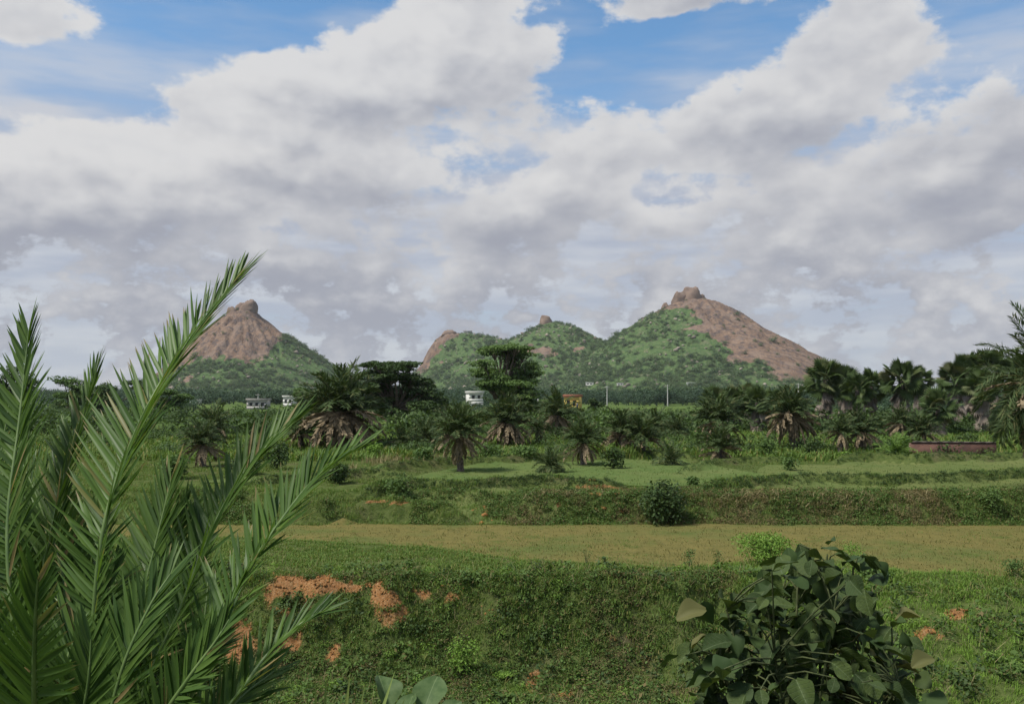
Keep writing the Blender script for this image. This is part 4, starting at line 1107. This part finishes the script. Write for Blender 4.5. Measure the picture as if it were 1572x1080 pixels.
# young palm shoot at the bottom edge
m = newmat('shoot_blade'); finish(mixc(orand(), (.13, .20, .05), (.24, .30, .10)), .5, .2, spec=.16)
SB = []
for q in LM:
    q = q.copy(); q.materials.clear(); q.materials.append(m); q.name = 'blade'; SB.append(q)
g = at(500, 1200, 4.6); zg = Hs(g.x, g.y)
o = empty('palm_shoot', (g.x, g.y, zg)); tag(o, 'sprouting palm shoot with upright narrow blades at the bottom edge', 'palm'); b = np.array(o.location); r = rr(1850)
for tx, ty in ((536, 1032), (600, 1028), (486, 1048), (522, 1060), (500, 1040), (560, 1050), (575, 1065), (470, 1066), (620, 1074), (545, 1074), (510, 1070), (592, 1085)):
    tip = np.array(at(tx, ty, 4.6 + r.normal(0, .12))); root = b + np.array([(tx - 530) / F * 1.5, r.normal(0, .06), (tip[2] - b[2]) * .45])
    d = tip - root; L = np.linalg.norm(d); d = d / L; n_ = unit(np.array([r.normal(0, .35), -1, .4])); n_ = unit(n_ - d * (n_ @ d)); s_ = np.cross(n_, d); wd = .036
    e = put('blade', SB[int(r.integers(0, 8))], o); rt = root - b
    e.matrix_local = Matrix(((d[0] * L, s_[0] * wd, n_[0] * wd, rt[0]), (d[1] * L, s_[1] * wd, n_[1] * wd, rt[1]), (d[2] * L, s_[2] * wd, n_[2] * wd, rt[2]), (0, 0, 0, 1)))
v, f = tube([[0, 0, -.05], [0, 0, .3], [.02, 0, .8]], [.05, .04, .03], 7); put('stem', mesh('stem', v, f, M['bark_palm'], True), o)

# ------------------------------------------------------------------ buildings, wall, poles
def boxv(x0, x1, y0, y1, z0, z1):
    v = np.array([(x, y, z) for z in (z0, z1) for y in (y0, y1) for x in (x0, x1)], float)
    f = np.array([[0, 2, 3, 1], [4, 5, 7, 6], [0, 1, 5, 4], [2, 6, 7, 3], [0, 4, 6, 2], [1, 3, 7, 5]])
    return v, f
def plaster(name, a, b):
    m = newmat(name); P = tco(); n = noise(P, 1.5, 5, .6)
    finish(mixc(n.sm(.4, .7), a, b), .9, bump=noise(P, 12., 3, .5), bdist=.01, spec=.1); return m
M['white_wall'] = plaster('white_wall', (.62, .61, .57), (.46, .45, .42))
M['yellow_wall'] = plaster('yellow_wall', (.62, .45, .13), (.5, .36, .11))
M['grey_wall'] = plaster('grey_wall', (.42, .40, .38), (.33, .31, .29))
M['roof_grey'] = plaster('roof_grey', (.34, .32, .30), (.24, .22, .21))
M['roof_red'] = plaster('roof_red', (.30, .13, .08), (.22, .10, .07))
m = newmat('window_dark'); finish((.03, .035, .04), .2, spec=.5); M['window_dark'] = m
def land(x, y):
    a = [np.array([x]), np.array([y])]; return float(max(H(*a)[0], hL(*a)[0], hR(*a)[0]))
def on_slope(px, py, y0=560, y1=1100):
    for Y in np.arange(y0, y1, 4.):
        p = at(px, py, Y)
        if land(p.x, Y) >= p.z: return Y
    return y1
def house(label, px, base, Y, wpx, hpx, wall, roof, floors=1, wins=2, depth=5., rot=.15, door=True, parapet=.35):
    c = at(px, base, Y); zg = land(c.x, c.y) - .05; s = Y / F; w, h = wpx * s, CZ + (YH - (base - hpx)) * s - zg
    o = empty('house', (c.x, c.y, zg), rot); tag(o, label, 'house', 'village houses')
    # walls with real window openings on the front: piers between openings, bands above and below
    parts = [boxv(-w / 2, w / 2, .25, depth, 0, h)]
    fh = h / floors
    ww = w / (wins * 2 + 1)
    for fl in range(floors):
        z0 = fl * fh; a, b = z0 + fh * .34, z0 + fh * .74
        parts += [boxv(-w / 2, w / 2, 0, .247, z0 + (.001 if fl else 0), a), boxv(-w / 2, w / 2, 0, .247, b, z0 + fh)]
        for k in range(wins + 1):
            x = -w / 2 + k * 2 * ww; parts.append(boxv(x, x + ww, .002, .246, a, b))
        for k in range(wins):
            x = -w / 2 + (2 * k + 1) * ww
            v, f = boxv(x, x + ww, .17, .23, a, b); put('window', mesh('window', v, f, M['window_dark']), o)
            v, f = boxv(x - .08, x + ww + .08, -.14, -.003, b + .02, b + .12); put('sunshade', mesh('sunshade', v, f, M[roof]), o)
    v, f = joinvf(parts); put('wall', mesh('wall', v, f, M[wall]), o)
    v, f = joinvf([boxv(-w / 2 - .25, w / 2 + .25, -.3, depth + .2, h + .002, h + .16), boxv(-w / 2 - .25, w / 2 + .25, -.3, -.12, h + .162, h + .16 + parapet),
                   boxv(-w / 2 - .25, -w / 2 - .05, -.118, depth + .2, h + .162, h + .16 + parapet), boxv(w / 2 + .05, w / 2 + .25, -.118, depth + .2, h + .162, h + .16 + parapet)])
    put('roof', mesh('roof', v, f, M[roof]), o)
    if door:
        v, f = boxv(w * .5 - ww * .8, w * .5 - ww * .2, -.04, -.004, 0, min(2.1, fh * .7)); put('door', mesh('door', v, f, M['window_dark']), o)
    return o
house('white two storey house half hidden behind the tall layered tree', 731, 628, 225, 22, 25, 'white_wall', 'white_wall', 2, 2, 6, .2)
house('small yellow house with a red roof edge', 877, 627, 225, 23, 18, 'yellow_wall', 'roof_red', 1, 2, 5, -.25, True, .5)
house('long low grey white house below the left hill', 394, 626, 250, 30, 12, 'grey_wall', 'roof_grey', 1, 3, 6, .1)
house('small white house right of the long low one, under the left hill', 442, 622, 300, 16, 13, 'white_wall', 'white_wall', 1, 2, 5, -.1)
for i, (px, py, Y, w, h, lb) in enumerate([(905, 592, 760, 12, 5, 'white roofed house among trees, left of the first utility pole top'), (952, 592, 760, 10, 4, 'white roofed house among trees between the two utility poles'),
                                           (1062, 592, 760, 14, 5, 'white roofed house among trees right of the right utility pole'), (1078, 603, 620, 12, 6, 'pale house at the left edge of the left palmyra clump'),
                                           (652, 600, 700, 10, 4, 'tiny pale house below the cliff end of the range'), (300, 622, 330, 16, 8, 'pale low house behind the arching frond')]):
    Y = on_slope(px, py) if Y > 400 else Y
    o = house(lb, px, py, Y, w, h, 'white_wall', 'white_wall', 1, 2, 4, .1 * i - .2, False, .2)
# little shrine on the long range
p = at(718, 511, D2 - 4)
o = empty('shrine', (p.x, p.y, p.z - 2)); tag(o, 'tiny white shrine on the left top of the long range', 'shrine')
v, f = boxv(-6, 6, -3, 3, 0, 4.5); put('wall', mesh('wall', v, f, M['white_wall']), o)
v, f = boxv(-7, 7, -4, 4, 4.502, 5.2); put('roof', mesh('roof', v, f, M['roof_grey']), o)
v, f = tube([[-3, 0, 5.2], [-3, 0, 9]], [.35, .2], 6); put('flagpole', mesh('flagpole', v, f, M['grey_wall']), o)

# utility poles
m = newmat('concrete'); finish(mixc(noise(tco(), 2., 4, .6).sm(.3, .7), (.36, .35, .33), (.5, .49, .46)), .85, spec=.15); M['concrete'] = m
def pole(label, px, base, top, Y, arm=True):
    p = at(px, base, Y); zg = Hs(p.x, p.y); h = CZ + (YH - top) * Y / F - zg
    o = empty('utility_pole', (p.x, p.y, zg)); tag(o, label, 'pole', 'utility poles before the woodland')
    v, f = tube([[0, 0, -.3], [0, 0, h * .5], [0, 0, h]], [.22, .19, .15], 8); put('post', mesh('post', v, f, M['concrete']), o)
    v, f = boxv(-.9, .9, -.21, -.17, h - .55, h - .42); put('crossarm', mesh('crossarm', v, f, M['grey_wall']), o)
    for k in (-.75, 0, .75):
        v, f = tube([[k, -.19, h - .419], [k, -.19, h - .2]], [.06, .04], 6); put('insulator', mesh('insulator', v, f, M['white_wall']), o)
pole('left utility pole of the pair before the woodland', 932, 619, 592, 330)
pole('right utility pole of the pair before the woodland', 1025, 618, 590, 330)
pole('pole just right of the tall layered tree', 826, 622, 602, 280)
pole('pole left of the white two storey house', 716, 626, 606, 240)
pole('pole below the left hill, behind the arching frond', 396, 622, 604, 320)
pole('pole beside the full skirted palm, against the hill foot', 1226, 620, 588, 330)

# brick boundary wall
m = newmat('brick_wall'); br = node('ShaderNodeTexBrick'); link(tco(), br.inputs[0])
mp = node('ShaderNodeMapping'); link(tco(), mp.inputs[0]); mp.inputs['Rotation'].default_value = (math.pi / 2, 0, 0); link(mp.outputs[0], br.inputs[0])
br.inputs['Color1'].default_value = (.085, .042, .034, 1); br.inputs['Color2'].default_value = (.125, .06, .046, 1); br.inputs['Mortar'].default_value = (.2, .16, .13, 1)
br.inputs['Scale'].default_value = 4.; br.inputs['Mortar Size'].default_value = .015
k = mixc(noise(tco(), 1.2, 5, .6).sm(.45, .7) * .7, S(br.outputs[0]), (.07, .045, .038)); finish(k, .9, spec=.05); M['brick_wall'] = m
p0 = at(1398, 700, 45.5); p1 = at(1530, 700, 45.0); zb = Hs(p0.x, p0.y); L = (p1 - p0).length
zt = CZ + (YH - 679) * 45.0 / F
o = empty('brick_wall', (p0.x, p0.y, zb), math.atan2(p1.y - p0.y, p1.x - p0.x)); tag(o, 'low red brick boundary wall with a pale coping under the palmyras', 'wall')
v, f = boxv(0, L, 0, .25, -.4, zt - zb); put('wall_body', mesh('wall_body', v, f, M['brick_wall']), o)
n = 8
cope = mesh('coping_slab', *boxv(.01, L / n - .01, -.04, .29, 0, .045), M['bark_palm'])
for i in range(n): put('coping_slab', cope, o, loc=(i * L / n, 0, zt - zb + .002), rot=(0, 0, 0))
# clods of red earth thrown up on the bunds
m = newmat('red_clod'); finish(mixc(noise(pos(), 14., 4, .6).sm(.3, .7), (.215, .100, .036), (.31, .158, .062)), .95, spec=.05, bump=noise(pos(), 20., 4, .6), bdist=.05); M['red_clod'] = m
def clods(label, spots, seed):
    v0 = gz(spots[0][0], spots[0][1], .85); zg = Hs(v0.x, v0.y)
    o = empty('earth_heap', (v0.x, v0.y, zg)); tag(o, label, 'earth heap', 'heaps of dug red earth')
    rs = rr(seed + 77); spots = [(a + rs.normal(0, c * .45), b_ + rs.normal(0, 2.2), c * rs.uniform(.16, .5)) for a, b_, c in spots for _ in range(6)]
    for i, (px, py, w) in enumerate(spots):
        p = gz(px, py, .85); z_ = Hs(p.x, p.y); rad = w * p.y / F / 2; r = rr(seed + i)
        n, ms = 8, 12; th = np.linspace(0, math.pi, n)[:, None]; ph = np.linspace(0, 2 * math.pi, ms, endpoint=False)[None]
        d = np.stack([np.sin(th) * np.cos(ph), np.sin(th) * np.sin(ph), np.cos(th) + 0 * ph], -1)
        d = d * (.55 + .9 * fbm(d[..., 0] * 2.6 + seed + i, d[..., 2] * 2 + d[..., 1] * 1.5, 3, 7))[..., None] * np.array([rad, rad * .8, rad * .6])
        a = np.arange((n - 1) * ms).reshape(n - 1, ms); b_ = np.roll(a, -1, 1)
        put('clod', mesh('clod', d.reshape(-1, 3), np.stack([a, a + ms, b_ + ms, b_], -1).reshape(-1, 4), M['red_clod'], True), o, loc=(p.x - v0.x, p.y - v0.y, z_ - zg + rad * .12))
clods('small heap of red earth clods on the left of the green paddy bund', [(745, 757, 28), (730, 758, 16), (762, 757, 16), (752, 752, 12)], 1900)
clods('wider heap of red earth clods left of the dark glossy bush', [(915, 752, 26), (895, 753, 18), (935, 753, 22), (925, 757, 30), (908, 748, 12), (950, 755, 16)], 1920)

# ------------------------------------------------------------------ grass, weeds, undergrowth, woodland
def pts_on(n, x0, x1, y0, y1, seed, persp=True):
    """random ground points, spread evenly over the picture rather than over the land"""
    r = rr(seed)
    if persp:
        y = 1 / r.uniform(1 / y1, 1 / y0, n); u = r.uniform(x0, x1, n); x = u * y
    else:
        x = r.uniform(x0, x1, n); y = r.uniform(y0, y1, n)
    z = H(x, y); return x, y, z, r
def sc_attr(r, n, s0, s1, tilt=.15, zs=None):
    rot = np.stack([r.normal(0, tilt, n), r.normal(0, tilt, n), r.uniform(0, 6.28, n)], -1)
    s = r.uniform(s0, s1, n); return rot, np.stack([s, s, s * (r.uniform(.8, 1.2, n))], -1)
T_ = lambda mt, h, n=12, sp=.05, w=.012, bend=.5, k=3, s=2000: [tuft(s + i, n, h, sp, w, bend, M[mt]) for i in range(k)]
U0, U1 = -.72, .72
def lay(name, n, y0, y1, protos, label, seed, s0, s1, keep=None, tilt=.15, u0=U0, u1=U1, persp=True):
    x, y, z, r = pts_on(n, u0, u1, y0, y1, seed, persp)
    if keep is not None:
        k = keep(x, y, z, r); x, y, z = x[k], y[k], z[k]
    rot, s = sc_attr(r, len(x), s0, s1, tilt)
    return scatter(name, np.stack([x, y, z - .01], -1), rot, s, protos, label)
def infield(x, y):
    m_ = np.zeros(len(x), bool)
    for i, (a, b, x0, x1, mt, lb) in enumerate(FIELDS):
        m_ |= (x > x0) & (x < x1) & (y > a(x)) & (y < b(x))
    return m_
def inf(i):
    a, b, x0, x1 = FIELDS[i][:4]
    return lambda x, y: (x > x0) & (x < x1) & (y > a(x)) & (y < b(x))
nodirt = lambda x, y, z: dirt_mask(x, y, z) < .5
bankzone = lambda x, y: (y > 15.6) & (y < 18.9) & (x < 5.2)
# near grass in front of and right of the bank
lay('grass', 30000, 10.5, 20.5, T_('grass_bright', .15, 12, .06, .014), 'bright green grass before and right of the broken bank', 3001, .45, 1.05,
    lambda x, y, z, r: nodirt(x, y, z) & ((y < 16.6) | (x > 4.6)) & (y < field_edge(x)))
# turf on the strip above the bank
lay('grass', 34000, 17.6, 24.5, T_('grass', .10, 12, .06, .014, .7, s=2010), 'short dark turf on the strip above the broken bank', 3002, .6, 1.3,
    lambda x, y, z, r: nodirt(x, y, z) & (y < field_edge(x) + .1 + 1.6 * np.maximum(fbm(x * 1.3, y * 1.3, 3, 89) - .42, 0) * 3) & (y > 17.6) & (fbm(x * 1.1, y * 1.6, 4, 88) > .33))
# creeping weeds on the bank
cw = [clump(2100 + i, 44, .13, .10, .042, M['weed'], flat=.6) for i in range(4)]
lay('bank_weeds', 15000, 15.4, 19.3, cw, 'dark creeping weeds covering the broken bank', 3003, .6, 1.3, lambda x, y, z, r: nodirt(x, y, z) & bankzone(x, y) & (fbm(x * 1.2, y * 1.2, 3, 91) > .38), .35)
cwb = [clump(2110 + i, 34, .12, .09, .04, M['weed_brown'], flat=.4, wr=.3) for i in range(3)]
lay('bank_weeds', 16000, 15.6, 19.2, cwb, 'withered brown weeds hanging on the broken bank', 3004, .6, 1.3, lambda x, y, z, r: nodirt(x, y, z) & bankzone(x, y) & (fbm(x * .9, y * 1.4, 4, 86) > .50), .35)
lay('grass', 9000, 15.6, 19.0, T_('grass', .16, 10, .06, .010, .9, s=2020), 'trailing grass among the weeds of the broken bank', 3005, .6, 1.2, lambda x, y, z, r: nodirt(x, y, z) & bankzone(x, y) & (fbm(x * .9, y * 1.4, 4, 86) < .56), .4)
# roots and dry stalks over the edge of the bare earth
lay('dry_grass', 2600, 17.2, 19.2, T_('grass_dry', .15, 8, .05, .006, .9, s=2030), 'dry stalks over the bare red earth', 3006, .6, 1.2, lambda x, y, z, r: dirt_mask(x, y, z + .12) > .4, .6)
# muddy field
lay('grass', 17000, 19, 27, T_('grass_muddy', .10, 9, .10, .018, .5, s=2040), 'thin brownish rice stubble in the muddy field', 3007, .5, 1.1, lambda x, y, z, r: inf(0)(x, y))
lay('grass', 9000, 19, 27, T_('grass', .12, 9, .10, .016, .6, s=2045), 'greener grass patches in the muddy field', 3023, .4, 1.0, lambda x, y, z, r: inf(0)(x, y) & (fbm(x * .45, y * .8, 4, 87) > .57))
lay('bank_weeds', 900, 14.5, 19.5, [clump(2170 + i, 60, .26, .26, .085, M[mt], flat=.4, wr=wr_) for i, (mt, wr_) in enumerate([('leaf_mid', .5), ('leaf_bright', .25), ('weed', .6), ('leaf_dark', .6)])], 'bigger herbs standing out of the weeds on the broken bank', 3024, .5, 1.2,
    lambda x, y, z, r: nodirt(x, y, z) & (y < field_edge(x) - .8), .3)
lay('dry_grass', 1500, 14.5, 20, T_('grass_dry', .34, 4, .08, .007, .7, s=2047), 'single dry stalks on the broken bank', 3025, .5, 1.2, lambda x, y, z, r: (y < field_edge(x)), .5)
# second bank
b2 = lambda x, y: (y > bank2_foot(x) - .15) & (y < bank2_foot(x) + 2.2)
lay('bank_weeds', 12000, 25.8, 29.2, [clump(2120 + i, 60, .30, .24, .075, M['weed'], flat=.3) for i in range(3)], 'dark weeds on the second bank', 3008, .35, .9,
    lambda x, y, z, r: b2(x, y) & (fbm(x * .7, y * .9, 3, 95) > .47), .3)
lay('bank_weeds', 12000, 25.8, 29.2, [clump(2130 + i, 50, .26, .20, .085, M['weed_brown'], flat=.1, wr=.25) for i in range(3)], 'withered tangled weeds on the second bank', 3009, .4, 1.0,
    lambda x, y, z, r: b2(x, y) & (x > -.2) & (fbm(x * .7, y * .9, 3, 95) < .58), .4)
lay('grass', 14000, 25.9, 29.5, T_('grass', .16, 10, .07, .012, .6, s=2050), 'grass on the second bank and its foot', 3010, .6, 1.2, lambda x, y, z, r: (y > bank2_foot(x) - .25) & (y < bank2_foot(x) + 2.6))
lay('dry_grass', 5200, 26.5, 30, T_('grass_dry', .22, 10, .10, .02, .8, s=2055), 'dry brown tussocks along the top of the second bank', 3022, .5, 1.2,
    lambda x, y, z, r: (y > bank2_foot(x) + .55) & (y < bank2_foot(x) + 1.35) & (x > .4) & (fbm(x * .5, y * .5, 3, 94) > .45), .4)
# paddies and bunds
lay('grass', 26000, 28, 46, T_('grass_paddy', .09, 9, .12, .024, .5, s=2060), 'fine rice growth in the green paddies', 3011, .6, 1.1, lambda x, y, z, r: infield(x, y) & (y > 28))
lay('grass', 30000, 28, 46, T_('grass', .20, 10, .12, .028, .6, s=2070), 'rough grass on the bunds between the paddies', 3012, .25, .75, lambda x, y, z, r: ~infield(x, y) & (fbm(x * .7, y * .9, 3, 92) > .40))
def bundfront(x, y, z, r):  # front faces of the bunds, where dark weeds also stand in for shade
    z0 = np.zeros(len(x), bool)
    for bx, by, h, w in BUNDS: z0 |= (np.abs(y + .28 - np.interp(x, bx, by) - (fbm(x * .8, x * 0 + h * 9, 3, 51) - .5) * .6) < w * .55) & (x > bx[0]) & (x < bx[-1])
    return z0
lay('bank_weeds', 60000, 28, 46, [clump(2140 + i, 40, .24, .18, .08, M['leaf_dark'], flat=.2) for i in range(3)], 'dark weeds along the bund fronts, also standing in for their shaded side', 3013, .25, .6, bundfront, .3)
lay('dry_grass', 9000, 34, 50, T_('grass_dry', .42, 12, .12, .024, .5, s=2080), 'tall pale dry grass behind the green paddy', 3014, .5, 1.2,
    lambda x, y, z, r: (fbm(x * .25, y * .4, 3, 96) > .5) & ((np.abs(x) < 7) & (y > np.interp(x, BUNDS[0][0], BUNDS[0][1]) + .3) & (y < 48) | (x > 8) & (x < 14) & (y < 42)) & ~infield(x, y))
# meadow and scrub among the palms
lay('grass', 30000, 42, 75, T_('grass', .42, 10, .25, .06, .5, s=2090), 'rank green grass among the palms', 3015, .4, 1.3, lambda x, y, z, r: (fbm(x * .3, y * .3, 3, 93) > .36) & ~((x > 19.5) & (y > 40) & (y < 45.5)))
ug = [clump(2150 + i, 130, .8, .9, .17, M[mt], fill=.3) for i, mt in enumerate(['leaf_dark', 'leaf_mid', 'leaf_mid', 'leaf_dark', 'leaf_dark'])]
lay('undergrowth', 2000, 45, 78, ug, 'tangled low undergrowth among the palms', 3016, .35, .95, lambda x, y, z, r: (fbm(x * .12, y * .12, 3, 97) > .45) & ((np.abs(x / y) > .03) | (y > 60)))
lay('undergrowth', 2600, 62, 150, [clump(2160 + i, 150, 1.1, 1.2, .24, M[mt], fill=.3) for i, mt in enumerate(['leaf_dark', 'leaf_mid', 'leaf_dark'])], 'bushes behind the palms', 3017, .55, 1.5,
    lambda x, y, z, r: (fbm(x * .06, y * .06, 3, 98) > .44))
# woodland belt at the foot of the hills
wd = [crownproto(2200 + i, M['leaf_far']) for i in range(5)]
x, y, z, r = pts_on(2600, -.85, .85, 330, 800, 3020, True)
k = (fbm(x * .01, y * .01, 3, 99) > .36) | (y > 420); k &= ~((x / y > .07) & (x / y < .24) & (y < 345))
x, y, z = x[k], y[k], z[k]; n = len(x)
hh = r.uniform(4.5, 9, n); wv_ = hh * r.uniform(.9, 1.5, n)
scatter('woodland', np.stack([x, y, z - .3], -1), np.stack([0 * x, 0 * x, r.uniform(0, 6.28, n)], -1), np.stack([wv_, wv_, hh], -1), wd, 'dark belt of woodland at the foot of the hills')
x, y, z, r = pts_on(300, -.8, .8, 130, 330, 3021, True)
k = (np.abs(x / y - .13) > .13) & (np.abs(x / y + .30) > .07); x, y, z = x[k], y[k], z[k]; n = len(x); hh = r.uniform(2.0, 5.0, n)
scatter('woodland', np.stack([x, y, z - .2], -1), np.stack([0 * x, 0 * x, r.uniform(0, 6.28, n)], -1), np.stack([hh * 1.3, hh * 1.3, hh], -1), wd, 'scattered trees and thickets across the far meadows')
# scrub on the hills
hp = [crownproto(2210 + i, M['leaf_hill'], 300, .10) for i in range(5)]
def hillscrub(name, Hh, n, seed, label, hf):
    X, Y, Z, rk = Hh; r = rr(seed)
    i = r.integers(0, len(X), n); dx = X.max() - X.min(); st = dx / 200
    x = X[i] + r.uniform(-st, st, n); y = Y[i] + r.uniform(-st, st, n); z = hf(x, y); q = rk[i]
    dens = fbm(x * .02, y * .02 + z * .02, 4, seed)
    low = np.clip(1.15 - z / 130, .25, 1.1)
    k = (z > -2) & (((q < .35) & (r.uniform(size=n) < low * sstep(.22, .66, dens) * 1.1)) | ((q >= .35) & (r.uniform(size=n) < .02)))
    x, y, z = x[k], y[k], z[k]; n = len(x)
    s = r.gamma(3, 1.15, n) + 1.6
    s = np.clip(s, 2, 12)
    scatter(name, np.stack([x, y, z - s * .25], -1), np.stack([r.normal(0, .1, n), r.normal(0, .1, n), r.uniform(0, 6.28, n)], -1), np.stack([s * 1.25, s * 1.25, s], -1), hp, label)
    print(name, n)
hillscrub('hill_scrub', HILL_A, 15000, 3030, 'trees and scrub on the slopes of the left hill', hL)
hillscrub('hill_scrub', HILL_B, 36000, 3031, 'trees and scrub on the slopes of the long hill range', hR)
# pale rocks on the slopes, crumbs of red earth on the bare patches
def rockproto(seed, mat):
    r = rr(seed); n, ms = 6, 8; th = np.linspace(0, math.pi, n)[:, None]; ph = np.linspace(0, 2 * math.pi, ms, endpoint=False)[None]
    d = np.stack([np.sin(th) * np.cos(ph), np.sin(th) * np.sin(ph), .7 * np.cos(th) + 0 * ph], -1) * r.uniform(.75, 1.2, (n, ms, 1)) * .5
    a_ = np.arange((n - 1) * ms).reshape(n - 1, ms); b_ = np.roll(a_, -1, 1)
    return mesh('rock', d.reshape(-1, 3), np.stack([a_, a_ + ms, b_ + ms, b_], -1).reshape(-1, 4), mat)
m = newmat('pale_rock'); finish(mixc(orand(), (.15, .13, .105), (.30, .26, .21)), .95, spec=0.); M['pale_rock'] = m
RP = [rockproto(2300 + i, M['pale_rock']) for i in range(3)]
for Hh, hf, n, sd, lb in ((HILL_A, hL, 600, 3040, 'pale loose rocks on the left hill'), (HILL_B, hR, 1500, 3041, 'pale loose rocks on the long hill range')):
    X, Y, Z, rk = Hh; r = rr(sd); i = r.choice(np.where((rk < .4) & (Z > 6))[0], n); x, y = X[i] + r.uniform(-2, 2, n), Y[i] + r.uniform(-2, 2, n); z = hf(x, y); s = r.gamma(1.6, .9, n) + 1.0
    scatter('loose_rocks', np.stack([x, y, z + s * .12], -1), r.uniform(0, 6.28, (n, 3)) * np.array([.1, .1, 1]), np.stack([s * 1.3, s, s], -1), RP, lb)
CP_ = [rockproto(2310 + i, M['red_clod']) for i in range(3)]
x, y, z, r = pts_on(60000, -.45, .6, 13, 19.4, 3042); k = dirt_mask(x, y, z) > .15; x, y, z = x[k][:2600], y[k][:2600], z[k][:2600]; n = len(x); s = r.gamma(1.5, .013, n) + .010
scatter('soil_crumbs', np.stack([x, y, z], -1), r.uniform(0, 6.28, (n, 3)), np.stack([s * 1.3, s, s], -1), CP_, 'crumbs of red earth on the broken bank')
# white wild flowers on the bank: each its own small thing
m = newmat('petal'); finish((.75, .75, .70), .6, spec=.2); M['petal'] = m
m = newmat('flower_eye'); finish((.55, .4, .08), .6); M['flower_eye'] = m
a = np.linspace(0, 2 * math.pi, 10, endpoint=False); fv = [(0, 0, .004)] + [(math.cos(t) * (.026 if i % 2 == 0 else .016), math.sin(t) * (.026 if i % 2 == 0 else .016), .015 if i % 2 == 0 else 0.) for i, t in enumerate(a)]
FL = mesh('petals', np.array(fv), [[0, 1 + i, 1 + (i + 1) % 10] for i in range(10)], M['petal'])
ev, ef = tube([[0, 0, 0], [0, 0, .02]], [.013, .008], 6); EYE = mesh('eye', ev, ef, M['flower_eye'])
for px, py, lb in [(765, 942, 'white flower highest on the bank, by a red earth patch'), (751, 982, 'white flower above the bright narrow leaved herb, right one'), (722, 994, 'white flower above the bright narrow leaved herb, left one'), (1566, 849, 'white flower at the right border of the muddy field'),
               (850, 947, 'small white flower right of the centre of the bank'), (875, 1056, 'small white flower low on the bank')]:
    Y = 17.6 if py > 900 else 18.6
    for _ in range(8):
        p = at(px, py, Y); g = Hs(p.x, p.y); Y += (g + .06 - p.z) * .9 if abs(g + .06 - p.z) > .02 else 0
    p = at(px, py, Y); g = Hs(p.x, p.y)
    o = empty('wild_flower', (p.x, p.y, g)); tag(o, lb, 'flower', 'white flowers on the bank')
    h = min(max(p.z - g, .06), .14)
    v, f = tube([[0, 0, -.02], [.01, 0, h * .5], [0, 0, h]], [.004, .003, .003], 4); put('stem', mesh('stem', v, f, M['stem']), o)
    put('petals', FL, o, loc=(0, 0, h), rot=(.75, 0, 0)); put('eye', EYE, o, loc=(0, -.004, h + .004), rot=(.75, 0, 0))

# ------------------------------------------------------------------ air
m = newmat('haze')
pv = node('ShaderNodeVolumePrincipled'); pv.inputs['Color'].default_value = (.90, .95, 1.0, 1); pv.inputs['Density'].default_value = 0.00007; pv.inputs['Anisotropy'].default_value = .1
om = node('ShaderNodeOutputMaterial'); link(pv.outputs[0], om.inputs['Volume'])
v, f = boxv(-7200, 7200, -60, 6200, -60, 260)
tag(put('haze', mesh('haze', v, f, m)), 'thin blue haze over the plain', kind='stuff')
